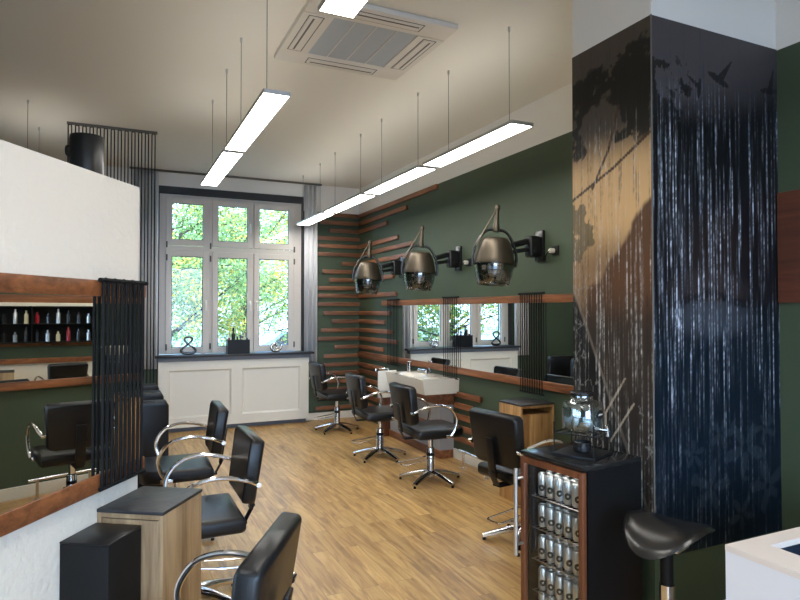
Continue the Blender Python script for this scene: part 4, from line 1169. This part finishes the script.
def tree(x, y, h, cr, nleaf, seed, label, ysh, big=1.0):
    rnd = random.Random(seed)
    t = thing('autumn_tree', label, 'tree', (x, y, gz), group='autumn trees outside the window')
    bm = bmesh.new()
    tube(bm, smooth_path([(0, 0, 0), (.05, 0, h*.25), (-.04, .03, h*.5), (.02, 0, h*.8)], 3), .1, 8, rs=[.09-.07*i/9 for i in range(10)])
    tips = []
    for k in range(16):
        a_ = rnd.uniform(0, 2*PI); z0_ = h*rnd.uniform(.18, .65); L = cr*rnd.uniform(.7, 1.05)
        p1 = Vector((0, 0, z0_)); p3 = Vector((math.cos(a_)*L, math.sin(a_)*L, z0_+L*rnd.uniform(.15, .7)))
        p2 = (p1+p3)/2+Vector((rnd.uniform(-.15, .15), 0, rnd.uniform(.0, .25)))
        pth = smooth_path([p1, p2, p3], 4); tube(bm, pth, .02, 5, rs=[.034-.029*i/(len(pth)-1) for i in range(len(pth))])
        tips += pth[2:]
        for j in range(3):
            q0 = pth[rnd.randint(3, len(pth)-2)]; q1 = q0+Vector((rnd.uniform(-1, 1), rnd.uniform(-1, 1), rnd.uniform(-.1, .7)))*cr*.4
            tube(bm, [q0, (q0+q1)/2+Vector((0, 0, .05)), q1], .008, 4, rs=[.013, .009, .004]); tips += [q1, (q0+q1)/2]
    obj('trunk', bm, M['bark'], t)
    verts = []; faces = []; mi = []
    clumps = [(tp+Vector((rnd.gauss(0, .15), rnd.gauss(0, .15), rnd.gauss(0, .15))), rnd.random()) for tp in tips for _ in range(1)]
    for i in range(nleaf):
        c, hue = rnd.choice(clumps)
        p = c+Vector((rnd.gauss(0, .22), rnd.gauss(0, .22), rnd.gauss(0, .18)))*big
        s_ = rnd.uniform(.022, .05)*(1+.5*(big-1))
        a1 = Vector((rnd.gauss(0, 1), rnd.gauss(0, 1), rnd.gauss(0, 1))).normalized(); a2 = a1.orthogonal().normalized()
        b1 = len(verts); verts += [p-a1*s_, p+a2*s_*.55, p+a1*s_, p-a2*s_*.55]; faces.append((b1, b1+1, b1+2, b1+3))
        v = hue+rnd.uniform(-.2, .2)+ysh; mi.append(1 if v > .78 else (2 if v > .45 else 0))
    me = bpy.data.meshes.new('crown'); me.from_pydata(verts, [], faces)
    for k in ('leafg', 'leafy', 'leafl'): me.materials.append(M[k])
    me.polygons.foreach_set('material_index', mi)
    o = bpy.data.objects.new('crown', me); C.objects.link(o); o.parent = t
tree(.45, 12.6, 5.9, 2.7, 26000, 1, 'yellow green autumn tree seen through the left window panes', .02)
tree(2.75, 14.4, 6.1, 2.6, 24000, 2, 'yellow green autumn tree seen through the middle window panes', .08)
tree(5.0, 15.0, 6.0, 2.3, 16000, 3, 'autumn tree seen through the right window panes', .05)
tree(-1.6, 14.0, 4.8, 2.3, 14000, 4, 'green tree seen in the right wall mirror, nearest the house', -.12)
tree(-4.6, 16.0, 5.2, 2.5, 12000, 5, 'green tree seen in the right wall mirror, farthest to the side', -.15)
tree(3.0, 24.0, 8.5, 4.2, 9000, 8, 'large green tree standing farther back outside the window', -.15, 1.9)
tree(10.5, 30.0, 8.0, 4.0, 8000, 9, 'large green tree farther back behind the parked car', -.1, 1.9)
tree(-5.0, 27.0, 8.5, 4.2, 7000, 10, 'large green tree farthest back, seen in the right wall mirror', -.15, 2.0)
# parked car
car = thing('parked_car', 'pale blue car parked outside behind the trees', 'car', (5.6, 21.5, gz), R(8))
prof = [(-2.1, .3), (-2.15, .62), (-1.95, .85), (-1.1, .95), (-.55, 1.38), (.75, 1.42), (1.45, .98), (2.0, .88), (2.15, .6), (2.1, .3)]
bm = bmesh.new(); prism(bm, prof, -.82, .82, 'Y', bevel=.06, seg=3)
obj('body', bm, M['carblue'], car)
bm = bmesh.new(); prism(bm, [(-.92, .97), (-.50, 1.30), (.68, 1.33), (1.22, .99)], -.835, .835, 'Y', 0)
obj('side_window', bm, M['hoodblack'], car, False)
for a_ in (-1.35, 1.35):
    for b_ in (-.74, .74):
        bm = bmesh.new(); tube(bm, [(a_, b_-.10, .32), (a_, b_+.10, .32)], .32, 24); obj('wheel', bm, M['tyre'], car)
# house far behind
hs = thing('neighbour_house', 'pale house far behind the trees outside', 'house', (0, 58, gz))
obj('wall', B(-16, 14, 0, 8, 0, 6.5), M['facade'], hs, False)
bm = bmesh.new(); prism(bm, [(-.5, 6.5), (4, 9.5), (8.5, 6.5)], -16.5, 14.5, 'X'); obj('roof', bm, M['roofred'], hs, False)
for i in range(8):
    for z_ in (1.2, 4.0): obj('window', B(-14+i*3.4, -12.8+i*3.4, -.03, .02, z_, z_+1.5), M['hoodblack'], hs, False)

# ------------------------------------------------------------------ light
w = bpy.data.worlds.new('World'); sc.world = w; w.use_nodes = True
nt = w.node_tree; bg = nt.nodes['Background']
sky = nt.nodes.new('ShaderNodeTexSky'); sky.sky_type = 'HOSEK_WILKIE'; sky.turbidity = 7; sky.ground_albedo = .4
sky.sun_direction = Vector((-.4, -.7, .6)).normalized()
mixn = nt.nodes.new('ShaderNodeMix'); mixn.data_type = 'RGBA'; mixn.inputs[0].default_value = .6
mixn.inputs[7].default_value = (.47, .74, 1.18, 1)
nt.links.new(sky.outputs[0], mixn.inputs[6]); nt.links.new(mixn.outputs[2], bg.inputs[0])
bg.inputs[1].default_value = 8
def portal(loc, rot, sx, sy):
    l = bpy.data.lights.new('window_portal', 'AREA'); l.shape = 'RECTANGLE'; l.size = sx; l.size_y = sy
    l.cycles.is_portal = True
    o = bpy.data.objects.new('window_portal', l); C.objects.link(o); o.location = loc; o.rotation_euler = rot
portal(((ox0+ox1)/2, WY+.30, (oz0+oz1)/2), (R(-90), 0, 0), ox1-ox0, oz1-oz0)
portal(((bx0+bx1)/2, BY-.18, (bz0+bz1)/2), (R(90), 0, 0), bx1-bx0, bz1-bz0)

# ------------------------------------------------------------------ camera
cam = bpy.data.cameras.new('Camera'); co = bpy.data.objects.new('Camera', cam); C.objects.link(co)
cam.sensor_width = 36; cam.lens = 610/800*36; cam.clip_start = .05; cam.clip_end = 200
co.location = (0, 0, 1.55)
co.rotation_euler = (R(90)+math.atan(11/610), 0, -R(25.04))
sc.camera = co
sc.view_settings.view_transform = 'Standard'; sc.view_settings.look = 'None'
sc.view_settings.gamma = 1; sc.view_settings.use_curve_mapping = False
sc.view_settings.exposure = 1.05
sc.cycles.max_bounces = 10; sc.cycles.transparent_max_bounces = 16; sc.cycles.glossy_bounces = 6; sc.cycles.diffuse_bounces = 5
sc.cycles.use_denoising = True
sc.cycles.sample_clamp_indirect = 8
